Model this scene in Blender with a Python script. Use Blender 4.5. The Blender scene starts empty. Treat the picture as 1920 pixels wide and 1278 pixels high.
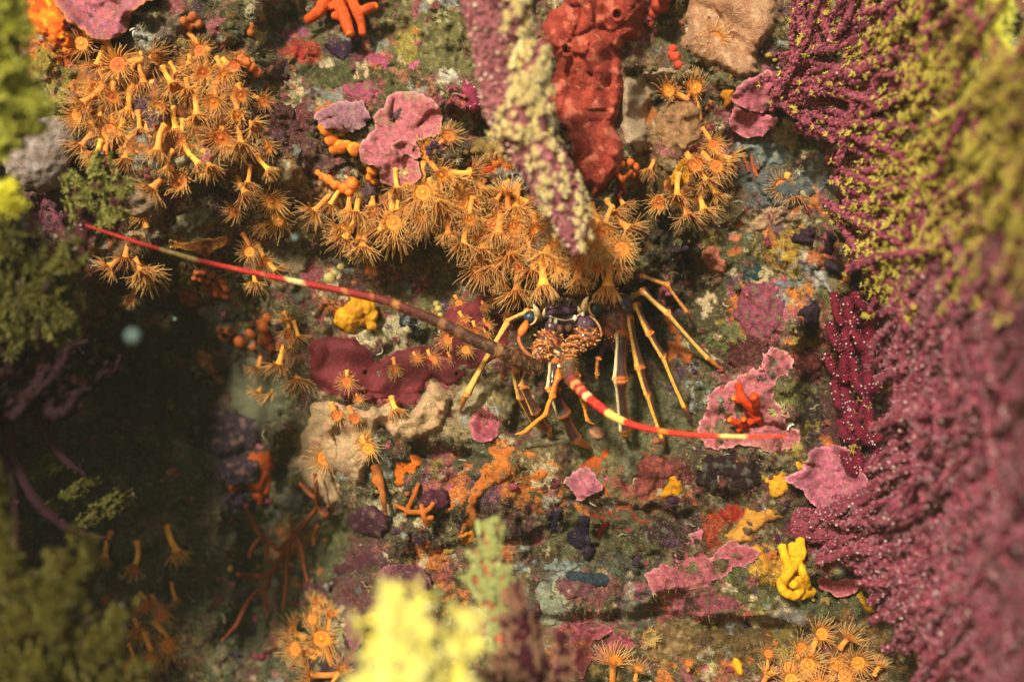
import bpy, math, random
import numpy as np
from mathutils import Vector, Matrix

# ------------------------------------------------------------------ camera, world, sun, exposure
K = 0.0003            # metres per unit of the wall grid (1 unit = 0.3 mm)
D = 2000.0            # camera stands 0.6 m in front of the rock face
sc = bpy.context.scene
col = sc.collection
cam_d = bpy.data.cameras.new('camera')
cam = bpy.data.objects.new('camera', cam_d); col.objects.link(cam)
cam.location = (0, -D*K, 0); cam.rotation_euler = (math.radians(90), 0, 0)
cam_d.sensor_width = 36; cam_d.lens = 36*D/1920
cam_d.clip_start = 0.005; cam_d.clip_end = 50
cam_d.dof.use_dof = True; cam_d.dof.focus_distance = (D-75)*K; cam_d.dof.aperture_fstop = 3.3
cam_d.dof.aperture_blades = 0
sc.camera = cam
SUN_EL, SUN_AZ = 30.0, 22.0       # elevation; degrees to the left of the camera axis
w = bpy.data.worlds.new('World'); sc.world = w; w.use_nodes = True
wn = w.node_tree; bg = wn.nodes['Background']
sky = wn.nodes.new('ShaderNodeTexSky'); sky.sky_type = 'NISHITA'; sky.sun_disc = False
sky.sun_elevation = math.radians(SUN_EL); sky.sun_rotation = math.radians(180+SUN_AZ)
tint = wn.nodes.new('ShaderNodeMix'); tint.data_type = 'RGBA'; tint.blend_type = 'MULTIPLY'
tint.inputs[0].default_value = 1.0; tint.inputs[7].default_value = (0.85, 0.82, 0.55, 1)
wn.links.new(sky.outputs[0], tint.inputs[6]); wn.links.new(tint.outputs[2], bg.inputs[0])
bg.inputs[1].default_value = 0.125
sun_d = bpy.data.lights.new('sun', 'SUN'); sun = bpy.data.objects.new('sun', sun_d); col.objects.link(sun)
sun_d.energy = 4.9; sun_d.angle = math.radians(7.0); sun_d.color = (1.0, 0.91, 0.73)
_e, _a = math.radians(SUN_EL), math.radians(SUN_AZ)
sdir = Vector((math.cos(_e)*math.sin(_a), math.cos(_e)*math.cos(_a), -math.sin(_e)))
sun.rotation_euler = sdir.to_track_quat('-Z', 'Y').to_euler()
sc.view_settings.view_transform = 'Standard'; sc.view_settings.look = 'None'
sc.view_settings.exposure = 0.7; sc.view_settings.gamma = 1.0
sc.view_settings.use_curve_mapping = False
sc.render.engine = 'CYCLES'
sc.cycles.use_denoising = True
sc.cycles.max_bounces = 5; sc.cycles.diffuse_bounces = 3; sc.cycles.glossy_bounces = 2
sc.cycles.transmission_bounces = 3; sc.cycles.transparent_max_bounces = 4
sc.cycles.caustics_reflective = False; sc.cycles.caustics_refractive = False

rng = np.random.default_rng(7)
random.seed(7)

# ------------------------------------------------------------------ small maths
def S(hexs, f=1.0):
    v = [int(hexs[i:i+2], 16)/255 for i in (0, 2, 4)]
    return np.array([((c/12.92) if c <= .04045 else ((c+.055)/1.055)**2.4) for c in v])*f

def sstep(a, b, x):
    t = np.clip((x-a)/(b-a), 0, 1); return t*t*(3-2*t)

def _hash(ix, iy, iz, seed):
    h = (ix*374761393 + iy*668265263 + iz*2147483647 + seed*1274126177) & 0xffffffff
    h = ((h ^ (h >> 13))*1274126177) & 0xffffffff
    h = ((h ^ (h >> 16))*2246822519) & 0xffffffff
    return (h ^ (h >> 15)) & 0xffffffff

def noise(x, y, s, seed=0):
    """gradient noise, about -1..1, features of size s"""
    x = np.asarray(x, float)/s; y = np.asarray(y, float)/s
    x0 = np.floor(x).astype(np.int64); y0 = np.floor(y).astype(np.int64)
    fx = x-x0; fy = y-y0
    u = fx**3*(fx*(fx*6-15)+10); v = fy**3*(fy*(fy*6-15)+10)
    def g(dx, dy):
        a = _hash(x0+dx, y0+dy, 0, seed)/4294967296.0*2*math.pi
        return np.cos(a)*(fx-dx)+np.sin(a)*(fy-dy)
    return ((g(0, 0)*(1-u)+g(1, 0)*u)*(1-v)+(g(0, 1)*(1-u)+g(1, 1)*u)*v)*1.5

def fbm(x, y, s, o=4, seed=0, gain=.5):
    r = 0; a = 1.0; t = 0
    for i in range(o):
        r = r+a*noise(x, y, s/2**i, seed+i*17); t += a; a *= gain
    return r/t

def worley(x, y, s, seed=0):
    """distance to nearest cell point over s (0 at the point), and cell id"""
    x = np.asarray(x, float)/s; y = np.asarray(y, float)/s
    x0 = np.floor(x).astype(np.int64); y0 = np.floor(y).astype(np.int64)
    best = np.full(x.shape, 9.0); sec = np.full(x.shape, 9.0); cid = np.zeros(x.shape)
    for dx in (-1, 0, 1):
        for dy in (-1, 0, 1):
            h1 = _hash(x0+dx, y0+dy, 1, seed)/4294967296.0
            h2 = _hash(x0+dx, y0+dy, 2, seed)/4294967296.0
            d = np.hypot(x0+dx+h1-x, y0+dy+h2-y)
            m = d < best
            sec = np.where(m, best, np.minimum(sec, d))
            cid = np.where(m, _hash(x0+dx, y0+dy, 3, seed)/4294967296.0, cid)
            best = np.where(m, d, best)
    return best, sec, cid

def W(x, y, h):
    """wall grid (x right, y down, h out from the face, seen at x,y) to metres"""
    x = np.asarray(x, float); y = np.asarray(y, float); h = np.asarray(h, float)
    f = (D-h)/D*K
    return np.stack(np.broadcast_arrays((x-960)*f, -h*K, (639-y)*f), -1)

def wpt(x, y, h):
    return np.array(W(x, y, h), float)

# ------------------------------------------------------------------ relief of the rock face
RELIEF = [  # cx, cy, rx, ry, amplitude, softness, rotation
    (285, 170, 250, 215, 120, .35, 5), (900, 330, 400, 165, 95, .30, 13), (1120, 470, 120, 80, 60, .4, 0),
    (1120, 600, 150, 60, -150, .5, 5), (700, 500, 230, 50, -60, .6, 8),
    (230, 1020, 390, 390, -330, .35, -20), (330, 650, 190, 130, -170, .5, 0), (560, 1130, 130, 200, -140, .5, 0),
    (890, 232, 42, 28, -90, .5, 0), (845, 842, 62, 20, -80, .5, 8), (1208, 420, 40, 120, -150, .5, 0),
    (1290, 540, 70, 60, -80, .6, 20), (1222, 185, 36, 45, -90, .5, 0), (258, 40, 30, 20, -60, .5, 0),
    (520, 50, 60, 50, -60, .6, 0), (1532, 740, 30, 110, -90, .5, -5), (545, 870, 25, 60, -90, .5, 0),
    (1470, 300, 60, 50, -40, .6, 0), (1360, 330, 50, 120, -60, .6, 0), (1360, 890, 80, 50, 24, .5, 0),
    (1180, 720, 150, 110, -50, .7, 0), (1400, 760, 130, 90, 26, .6, -15), (740, 250, 130, 110, 30, .6, 0),
    (960, 900, 130, 80, 45, .6, 20), (1300, 1170, 240, 16, -70, .6, 4), (1250, 1140, 50, 18, -60, .6, 0),
    (620, 830, 110, 110, 40, .6, 0), (1480, 1060, 60, 60, 26, .6, 0), (1560, 1110, 60, 30, -60, .6, 0),
    (150, 345, 60, 60, -120, .5, 0), (520, 190, 40, 90, -40, .6, 0), (880, 450, 60, 40, -30, .6, 0), (1000, 1010, 200, 14, -34, .6, -6), (1200, 960, 120, 12, -34, .6, 8), (960, 790, 90, 12, -30, .6, 10), (330, 420, 110, 60, 20, .6, 5), (690, 20, 140, 60, -40, .6, 0),
    (1235, 60, 45, 60, -60, .6, 0), (1400, 480, 60, 60, -40, .6, 0), (900, 1120, 140, 120, -30, .6, 0),
]
def Hbase(x, y):
    x = np.asarray(x, float); y = np.asarray(y, float)
    wx = x+22*noise(x, y, 110, 51)+9*noise(x, y, 38, 52); wy = y+22*noise(x, y, 110, 53)+9*noise(x, y, 38, 54)
    h = 0.13*np.clip(wy-700, 0, 900)+140*sstep(1480, 2100, wx)-60*sstep(250, -60, wy)*sstep(450, 560, wx)*sstep(1040, 900, wx)
    h = h+430*sstep(-45, -200, wx)*sstep(60, 260, wy)*sstep(1900, 1200, wy)  # unseen buttress left of the frame, added to cast shade lower left
    f1, f2, cid = worley(wx+26*noise(x, y, 60, 55), wy+26*noise(x, y, 60, 56), 105, 61)
    h = h+34*(cid-.35)*sstep(.8, .15, f1)-13*sstep(.2, 0, f2-f1)*sstep(-.3, .3, noise(x, y, 120, 64))
    for cx, cy, rx, ry, a, so, rot in RELIEF:
        c, s_ = math.cos(math.radians(rot)), math.sin(math.radians(rot))
        dx, dy = wx-cx, wy-cy
        r = np.sqrt(((dx*c+dy*s_)/rx)**2+((-dx*s_+dy*c)/ry)**2)
        h = h+a*sstep(1+so, 1-so, r)
    return h+26*fbm(x, y, 210, 2, 3)+22*noise(x, y, 64, 9)
def Hdet(x, y):
    f1, f2, cid = worley(x+8*noise(x, y, 30, 31), y+8*noise(x, y, 30, 32), 46, 5)
    lump = (cid*18)*sstep(.75, .1, f1)
    f1b, f2b, cb = worley(x+4*noise(x, y, 14, 35), y+4*noise(x, y, 14, 36), 17, 8)
    return lump+9*cb*sstep(.7, .1, f1b)+6.5*noise(x, y, 26, 12)+3.6*noise(x, y, 11, 13)+2.2*noise(x, y, 6.5, 14)-5*sstep(.2, .0, np.abs(noise(x, y, 60, 77)))
def patch_cells(x, y):
    """small encrusting bodies: mask and kind at two sizes"""
    res = []
    for s, sd in ((72, 301), (33, 302), (13, 303)):
        f1, f2, cid = worley(x+.35*s*noise(x, y, s*.6, sd)+.15*s*noise(x, y, s*.2, sd+4), y+.35*s*noise(x, y, s*.6, sd+2)+.15*s*noise(x, y, s*.2, sd+6), s, sd+8)
        res.append((sstep(.56, .46, f1+.3*noise(x, y, s*.35, sd+9)), cid))
    return res
def H(x, y):
    h = Hbase(x, y)+Hdet(x, y)
    for (m, cid), a in zip(patch_cells(x, y), (5, 3.5, 2)): h = h+a*m*((cid*7) % 1 > .55)
    return h
def H1(x, y):
    return float(H(np.array([x]), np.array([y]))[0])
def Hb1(x, y):
    return float(Hbase(np.array([x]), np.array([y]))[0])

# ------------------------------------------------------------------ materials (all procedural)
MATS = {}
def mat(name, rough=.55, spec=.3, var=.25, vs=18, bump=.4, bs=7, fine=2.5, sss=0.0, transl=0.0, randobj=0.0, coat=0.0, speck=0.0, grain=0.0, hues=0.0):
    """base colour from the object's own pigment (Col), broken up by noise; sizes in wall units"""
    if name in MATS: return MATS[name]
    m = bpy.data.materials.new(name); m.use_nodes = True; nt = m.node_tree; N = nt.nodes; L = nt.links
    p = N['Principled BSDF']; out = N['Material Output']
    at = N.new('ShaderNodeAttribute'); at.attribute_name = 'Col'
    geo = N.new('ShaderNodeNewGeometry')
    def nz(size, det=4, rg=.6):
        n = N.new('ShaderNodeTexNoise'); n.inputs['Scale'].default_value = 1/(size*K); n.inputs['Detail'].default_value = det
        n.inputs['Roughness'].default_value = rg; L.new(geo.outputs['Position'], n.inputs['Vector']); return n
    n1 = nz(vs, 5, .65)
    mr = N.new('ShaderNodeMapRange'); mr.inputs[1].default_value = .3; mr.inputs[2].default_value = .7
    mr.inputs[3].default_value = 1-var; mr.inputs[4].default_value = 1+var; L.new(n1.outputs['Fac'], mr.inputs[0])
    mx = N.new('ShaderNodeVectorMath'); mx.operation = 'SCALE'
    L.new(at.outputs['Color'], mx.inputs[0]); L.new(mr.outputs[0], mx.inputs['Scale'])
    colr = mx.outputs[0]
    if speck > 0:
        ns = nz(3.2, 2, .5)
        m2 = N.new('ShaderNodeMapRange'); m2.inputs[1].default_value = .62; m2.inputs[2].default_value = .72; L.new(ns.outputs['Fac'], m2.inputs[0])
        mu = N.new('ShaderNodeMath'); mu.operation = 'MULTIPLY'; mu.inputs[1].default_value = speck; L.new(m2.outputs[0], mu.inputs[0])
        mi = N.new('ShaderNodeMix'); mi.data_type = 'RGBA'; L.new(mu.outputs[0], mi.inputs[0]); L.new(colr, mi.inputs[6])
        mi.inputs[7].default_value = (.42, .38, .27, 1); colr = mi.outputs[2]
    if hues > 0:
        for size, thr, kcol, seed in ((6.5, .55, (.30, .26, .15, 1), 11), (9, .57, (.12, .11, .045, 1), 23), (5, .6, (.2, .06, .07, 1), 37), (4.2, .57, (.025, .02, .015, 1), 51), (13, .6, (.16, .08, .03, 1), 67)):
            nh = nz(size, 4, .7); of = N.new('ShaderNodeVectorMath'); of.operation = 'ADD'; of.inputs[1].default_value = (seed*.37, seed*.11, seed*.23)
            L.new(geo.outputs['Position'], of.inputs[0]); L.new(of.outputs[0], nh.inputs['Vector'])
            a1 = N.new('ShaderNodeMapRange'); a1.inputs[1].default_value = thr; a1.inputs[2].default_value = thr+.09; a1.inputs[4].default_value = hues; L.new(nh.outputs['Fac'], a1.inputs[0])
            mh = N.new('ShaderNodeMix'); mh.data_type = 'RGBA'; L.new(a1.outputs[0], mh.inputs[0]); L.new(colr, mh.inputs[6]); mh.inputs[7].default_value = kcol; colr = mh.outputs[2]
    if grain > 0:
        ng = nz(2.4, 3, .75); g1 = N.new('ShaderNodeMapRange'); g1.inputs[1].default_value = .3; g1.inputs[2].default_value = .7
        g1.inputs[3].default_value = 1-grain; g1.inputs[4].default_value = 1+grain*1.1; L.new(ng.outputs['Fac'], g1.inputs[0])
        vg = N.new('ShaderNodeVectorMath'); vg.operation = 'SCALE'; L.new(colr, vg.inputs[0]); L.new(g1.outputs[0], vg.inputs['Scale']); colr = vg.outputs[0]
    if randobj > 0:
        oi = N.new('ShaderNodeObjectInfo'); hs = N.new('ShaderNodeHueSaturation')
        a = N.new('ShaderNodeMapRange'); a.inputs[3].default_value = .5-.035*randobj; a.inputs[4].default_value = .5+.02*randobj
        b = N.new('ShaderNodeMapRange'); b.inputs[3].default_value = 1-.45*randobj; b.inputs[4].default_value = 1+.25*randobj
        L.new(oi.outputs['Random'], a.inputs[0]); L.new(a.outputs[0], hs.inputs['Hue'])
        L.new(oi.outputs['Random'], b.inputs[0]); L.new(b.outputs[0], hs.inputs['Value'])
        L.new(colr, hs.inputs['Color']); colr = hs.outputs[0]
    L.new(colr, p.inputs['Base Color'])
    p.inputs['Roughness'].default_value = rough; p.inputs['Specular IOR Level'].default_value = spec
    if sss > 0:
        p.inputs['Subsurface Weight'].default_value = sss
        p.inputs['Subsurface Radius'].default_value = (1, .45, .2); p.inputs['Subsurface Scale'].default_value = 7*K
    if coat > 0:
        p.inputs['Coat Weight'].default_value = coat; p.inputs['Coat Roughness'].default_value = .12
    if bump > 0:
        nb = nz(bs, 5, .7); nf = nz(fine, 3, .6)
        add = N.new('ShaderNodeMath'); add.operation = 'MULTIPLY_ADD'; add.inputs[1].default_value = .5
        L.new(nf.outputs['Fac'], add.inputs[0]); L.new(nb.outputs['Fac'], add.inputs[2])
        bp = N.new('ShaderNodeBump'); bp.inputs['Strength'].default_value = min(1, bump); bp.inputs['Distance'].default_value = 5*K*max(1, bump)
        L.new(add.outputs[0], bp.inputs['Height']); L.new(bp.outputs[0], p.inputs['Normal'])
    if transl > 0:
        tr = N.new('ShaderNodeBsdfTranslucent'); ms = N.new('ShaderNodeMixShader'); ms.inputs[0].default_value = transl
        L.new(colr, tr.inputs['Color']); L.new(p.outputs[0], ms.inputs[1]); L.new(tr.outputs[0], ms.inputs[2]); L.new(ms.outputs[0], out.inputs[0])
    MATS[name] = m
    return m

mat('rock_turf', rough=.85, spec=.15, var=.45, vs=9, bump=2.4, bs=7, fine=2.4, speck=.5, grain=.6, hues=.62)
mat('turf_blades', rough=.8, spec=.15, var=.3, vs=14, bump=0, transl=.3)
mat('coralline', rough=.7, spec=.22, var=.34, vs=9, bump=1.4, bs=6, fine=2.2, speck=.4, grain=.3)
mat('sponge', rough=.75, spec=.18, var=.32, vs=9, bump=1.5, bs=6, fine=2.3, sss=.2, speck=.22, grain=.3)
mat('smooth_sponge', rough=.6, spec=.22, var=.24, vs=16, bump=.7, bs=8, fine=2.4, sss=.3, speck=.12, grain=.2)
mat('pitted_sponge', rough=.75, spec=.2, var=.28, vs=7, bump=1.8, bs=5.5, fine=2.2, sss=.2, speck=.2, grain=.4)
mat('polyp_flesh', rough=.6, spec=.2, var=.14, vs=9, bump=.3, bs=4, fine=1.5, sss=.35, randobj=.45)
mat('tentacle', rough=.5, spec=.2, var=.05, bump=0, transl=.6, randobj=.3)
mat('gorgonian_bark', rough=.8, spec=.2, var=.3, vs=10, bump=.9, bs=5, fine=2.2)
mat('gorgonian_polyp', rough=.6, spec=.3, var=.1, bump=0, transl=.35)
mat('shell', rough=.4, spec=.45, var=.4, vs=5, bump=.6, bs=4, fine=1.5, coat=.2, grain=.25)
mat('eye', rough=.4, spec=.4, var=.25, vs=4, bump=.3, coat=.15)
mat('tunicate', rough=.5, spec=.3, var=.3, vs=9, bump=.5, bs=5, sss=.4, speck=.2)

# ------------------------------------------------------------------ object helpers
def mesh_np(name, V, F, C=None, material=None, smooth=True):
    """V (n,3); F (m,3) or (m,4) or list of such; C (n,3) or (3,)"""
    Fs = F if isinstance(F, list) else [F]
    Fs = [np.asarray(f, np.int32) for f in Fs if len(f)]
    me = bpy.data.meshes.new(name)
    V = np.ascontiguousarray(V, np.float32)
    me.vertices.add(len(V)); me.vertices.foreach_set('co', V.ravel())
    idx = np.concatenate([f.ravel() for f in Fs]); sizes = np.concatenate([np.full(len(f), f.shape[1], np.int32) for f in Fs])
    starts = np.concatenate([[0], np.cumsum(sizes)[:-1]]).astype(np.int32)
    me.loops.add(len(idx)); me.loops.foreach_set('vertex_index', idx.astype(np.int32))
    me.polygons.add(len(sizes)); me.polygons.foreach_set('loop_start', starts); me.polygons.foreach_set('loop_total', sizes)
    me.polygons.foreach_set('use_smooth', np.full(len(sizes), smooth))
    me.update(calc_edges=True)
    if C is None: C = np.array([.5, .5, .5])
    C = np.broadcast_to(np.clip(np.asarray(C, np.float32), .002, .95), (len(V), 3))
    ca = me.color_attributes.new('Col', 'FLOAT_COLOR', 'POINT')
    ca.data.foreach_set('color', np.concatenate([C, np.ones((len(V), 1), np.float32)], 1).astype(np.float32).ravel())
    me.validate()
    if material: me.materials.append(MATS[material])
    return me

def tag(o, label=None, cat=None, group=None, kind=None):
    for k, v in (('label', label), ('category', cat), ('group', group), ('kind', kind)):
        if v: o[k] = v
    return o

def thing(name, base, label, cat, group=None):
    o = bpy.data.objects.new(name, None); col.objects.link(o)
    o.empty_display_size = .01; o.location = tuple(base)
    return tag(o, label, cat, group)

def part(name, parent, V, F, C, material, smooth=True, kind=None, off=None):
    """mesh given in world coordinates, kept relative to its parent's origin"""
    if off is None:
        off = np.zeros(3); q = parent
        while q is not None: off = off+np.array(q.location); q = q.parent
    me = mesh_np(name, np.asarray(V)-off, F, C, material, smooth)
    o = bpy.data.objects.new(name, me); col.objects.link(o); o.parent = parent
    if kind: o['kind'] = kind
    return o

def solo(name, V, F, C, material, label, cat, group=None, kind=None, smooth=True):
    V = np.asarray(V); c = V.mean(0)
    o = bpy.data.objects.new(name, mesh_np(name, V-c, F, C, material, smooth)); col.objects.link(o); o.location = tuple(c)
    return tag(o, label, cat, group, kind)

class Acc:
    """collects pieces of one mesh"""
    def __init__(s): s.V = []; s.F3 = []; s.F4 = []; s.C = []; s.n = 0
    def add(s, V, F, C):
        V = np.asarray(V, float); F = np.asarray(F)
        (s.F3 if F.shape[1] == 3 else s.F4).append(F+s.n)
        s.V.append(V); s.C.append(np.broadcast_to(C, (len(V), 3))); s.n += len(V)
        return s
    def get(s):
        F = []
        if s.F3: F.append(np.concatenate(s.F3))
        if s.F4: F.append(np.concatenate(s.F4))
        return np.concatenate(s.V), F, np.concatenate(s.C)

def spline(P, n, closed=False):
    P = np.asarray(P, float); m = len(P)
    if m < 3 and not closed:
        t = np.linspace(0, 1, n)[:, None]; return P[0]*(1-t)+P[-1]*t
    if closed:
        t = np.linspace(0, m, n, endpoint=False); g = lambda i: P[i % m]
    else:
        t = np.linspace(0, m-1-1e-6, n); g = lambda i: P[np.clip(i, 0, m-1)]
    i = np.floor(t).astype(int); u = (t-i)[:, None]
    p0, p1, p2, p3 = g(i-1), g(i), g(i+1), g(i+2)
    return .5*((2*p1)+(-p0+p2)*u+(2*p0-5*p1+4*p2-p3)*u*u+(-p0+3*p1-3*p2+p3)*u**3)

def tube_w(P, R, sides=10, flat=1.0, cap=.5):
    """P (n,3) world, R (n,) world radius -> V, F, normals, t ; ends closed"""
    P = np.asarray(P, float); n = len(P); R = np.broadcast_to(np.asarray(R, float), (n,))
    T = np.gradient(P, axis=0); T /= np.linalg.norm(T, axis=1)[:, None]+1e-12
    ref = np.array([0, -1.0, 0])
    U = np.zeros_like(P)
    u = ref-T[0]*ref.dot(T[0])
    if np.linalg.norm(u) < .05: u = np.array([1.0, 0, 0])-T[0]*T[0][0]
    for i in range(n):
        u = u-T[i]*u.dot(T[i]); u /= np.linalg.norm(u); U[i] = u
    Bv = np.cross(T, U)
    a = np.linspace(0, 2*math.pi, sides, endpoint=False)
    Nn = U[:, None, :]*np.cos(a)[None, :, None]*flat+Bv[:, None, :]*np.sin(a)[None, :, None]
    V = (P[:, None, :]+Nn*R[:, None, None]).reshape(-1, 3)
    i = np.arange(n-1)[:, None]*sides; j = np.arange(sides)[None, :]; j2 = (j+1) % sides
    F = np.stack([i+j, i+j2, i+sides+j2, i+sides+j], -1).reshape(-1, 4)
    V = np.concatenate([V, P[:1]-T[:1]*R[0]*.5, P[-1:]+T[-1:]*R[-1]*cap])
    e0, e1 = n*sides, n*sides+1
    jj = np.arange(sides); k = (jj+1) % sides
    c0 = np.stack([np.full(sides, e0), k, jj], -1); c1 = np.stack([np.full(sides, e1), (n-1)*sides+jj, (n-1)*sides+k], -1)
    Nf = np.concatenate([Nn.reshape(-1, 3), -T[:1], T[-1:]]); t = np.concatenate([np.repeat(np.linspace(0, 1, n), sides), [0, 1]])
    return V, F, np.concatenate([c0, c1]), Nf, t

def tube(pts, r, n=None, sides=10, bumps=0.0, flat=1.0, seed=0):
    """pts (x,y,h) wall grid; r wall units as seen; returns V,[F4,F3],N,t"""
    pts = np.asarray(pts, float)
    n = n or max(4, int(len(pts)*6))
    q = spline(pts, n)
    rr = np.interp(np.linspace(0, 1, n), np.linspace(0, 1, len(np.atleast_1d(r))), np.atleast_1d(r)) if np.ndim(r) else np.full(n, float(r))
    f = (D-q[:, 2])/D*K
    V, F4, F3, N_, t = tube_w(W(q[:, 0], q[:, 1], q[:, 2]), rr*f, sides, flat)
    if bumps:
        u = V/K; b = noise(u[:, 0]+u[:, 1]*.7, u[:, 2]+u[:, 1]*.4, 9, 60+seed)+.6*noise(u[:, 0]-u[:, 1]*.7, u[:, 2], 22, 61+seed)
        V = V+N_*(b*bumps*K)[:, None]
    return V, [F4, F3], N_, t

def sph(c, r, nu=14, nv=9, squash=None, rot=None):
    """ellipsoid, c world, r world radii (3,), -> V, F4, F3, N"""
    r = np.broadcast_to(np.asarray(r, float), (3,))
    th = np.linspace(0, math.pi, nv+2)[1:-1]; ph = np.linspace(0, 2*math.pi, nu, endpoint=False)
    T_, P_ = np.meshgrid(th, ph, indexing='ij')
    n = np.stack([np.sin(T_)*np.cos(P_), np.sin(T_)*np.sin(P_), np.cos(T_)], -1).reshape(-1, 3)
    n = np.concatenate([n, [[0, 0, 1], [0, 0, -1]]])
    V = n*r
    if rot is not None: V = V@np.array(rot).T
    i = np.arange(nv-1)[:, None]*nu; j = np.arange(nu)[None, :]; j2 = (j+1) % nu
    F4 = np.stack([i+j, i+nu+j, i+nu+j2, i+j2], -1).reshape(-1, 4)
    a, b = nv*nu, nv*nu+1; jj = np.arange(nu); k = (jj+1) % nu
    F3 = np.concatenate([np.stack([np.full(nu, a), jj, k], -1), np.stack([np.full(nu, b), (nv-1)*nu+k, (nv-1)*nu+jj], -1)])
    return V+np.asarray(c), [F4, F3], n

def acc_multi(A, V, F, C):
    off = A.n
    A.V.append(V); A.C.append(np.broadcast_to(C, (len(V), 3))); A.n += len(V)
    for f in F:
        (A.F3 if f.shape[1] == 3 else A.F4).append(f+off)

def remesh(V, F, voxel, smooth_it=4):
    """voxel union of overlapping pieces, world units -> V, F4"""
    me = mesh_np('tmp', V, F); o = bpy.data.objects.new('tmp', me); col.objects.link(o)
    m = o.modifiers.new('r', 'REMESH'); m.mode = 'VOXEL'; m.voxel_size = voxel
    if smooth_it:
        s2 = o.modifiers.new('s', 'SMOOTH'); s2.iterations = smooth_it; s2.factor = .6
    dg = bpy.context.evaluated_depsgraph_get(); dg.update(); ev = o.evaluated_get(dg); em = ev.to_mesh()
    n = len(em.vertices); v = np.empty(n*3, np.float32); em.vertices.foreach_get('co', v)
    nl = len(em.loops); li = np.empty(nl, np.int32); em.loops.foreach_get('vertex_index', li)
    lt = np.empty(len(em.polygons), np.int32); em.polygons.foreach_get('loop_total', lt)
    nn = np.empty(n*3, np.float32); em.vertices.foreach_get('normal', nn)
    ev.to_mesh_clear(); bpy.data.objects.remove(o); bpy.data.meshes.remove(me)
    assert (lt == 4).all()
    return v.reshape(-1, 3).astype(float), li.reshape(-1, 4), nn.reshape(-1, 3).astype(float)

def poly_sd(px, py, poly):
    """signed distance (inside positive) and nearest boundary point"""
    a = poly; b = np.roll(poly, -1, 0)
    best = np.full(px.shape, 1e18); nx = np.zeros(px.shape); ny = np.zeros(px.shape); ins = np.zeros(px.shape, bool)
    for (ax, ay), (bx, by) in zip(a, b):
        ex, ey = bx-ax, by-ay; L2 = ex*ex+ey*ey+1e-12
        t = np.clip(((px-ax)*ex+(py-ay)*ey)/L2, 0, 1); qx = ax+t*ex; qy = ay+t*ey
        d = (px-qx)**2+(py-qy)**2; m = d < best
        best = np.where(m, d, best); nx = np.where(m, qx, nx); ny = np.where(m, qy, ny)
        c = ((ay > py) != (by > py)) & (px < (bx-ax)*(py-ay)/(by-ay+1e-12)+ax)
        ins ^= c
    d = np.sqrt(best)
    return np.where(ins, d, -d), nx, ny

def outline(pts, wob=3.0, seed=0, ws=22):
    n = max(40, len(pts)*11)
    P = spline(pts, n, True)
    nx, ny = (noise(P[:, 0], P[:, 1], ws, q+seed)+.8*noise(P[:, 0], P[:, 1], ws*.42, q+40+seed)+.55*noise(P[:, 0], P[:, 1], ws*.2, q+60+seed) for q in (100, 200))
    return P+np.stack([nx, ny], -1)*wob

def ell(cx, cy, rx, ry, n=12, rot=0):
    a = np.linspace(0, 2*math.pi, n, endpoint=False); c, s_ = math.cos(math.radians(rot)), math.sin(math.radians(rot))
    x, y = np.cos(a)*rx, np.sin(a)*ry
    return [(cx+u*c-v*s_, cy+u*s_+v*c) for u, v in zip(x, y)]

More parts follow.
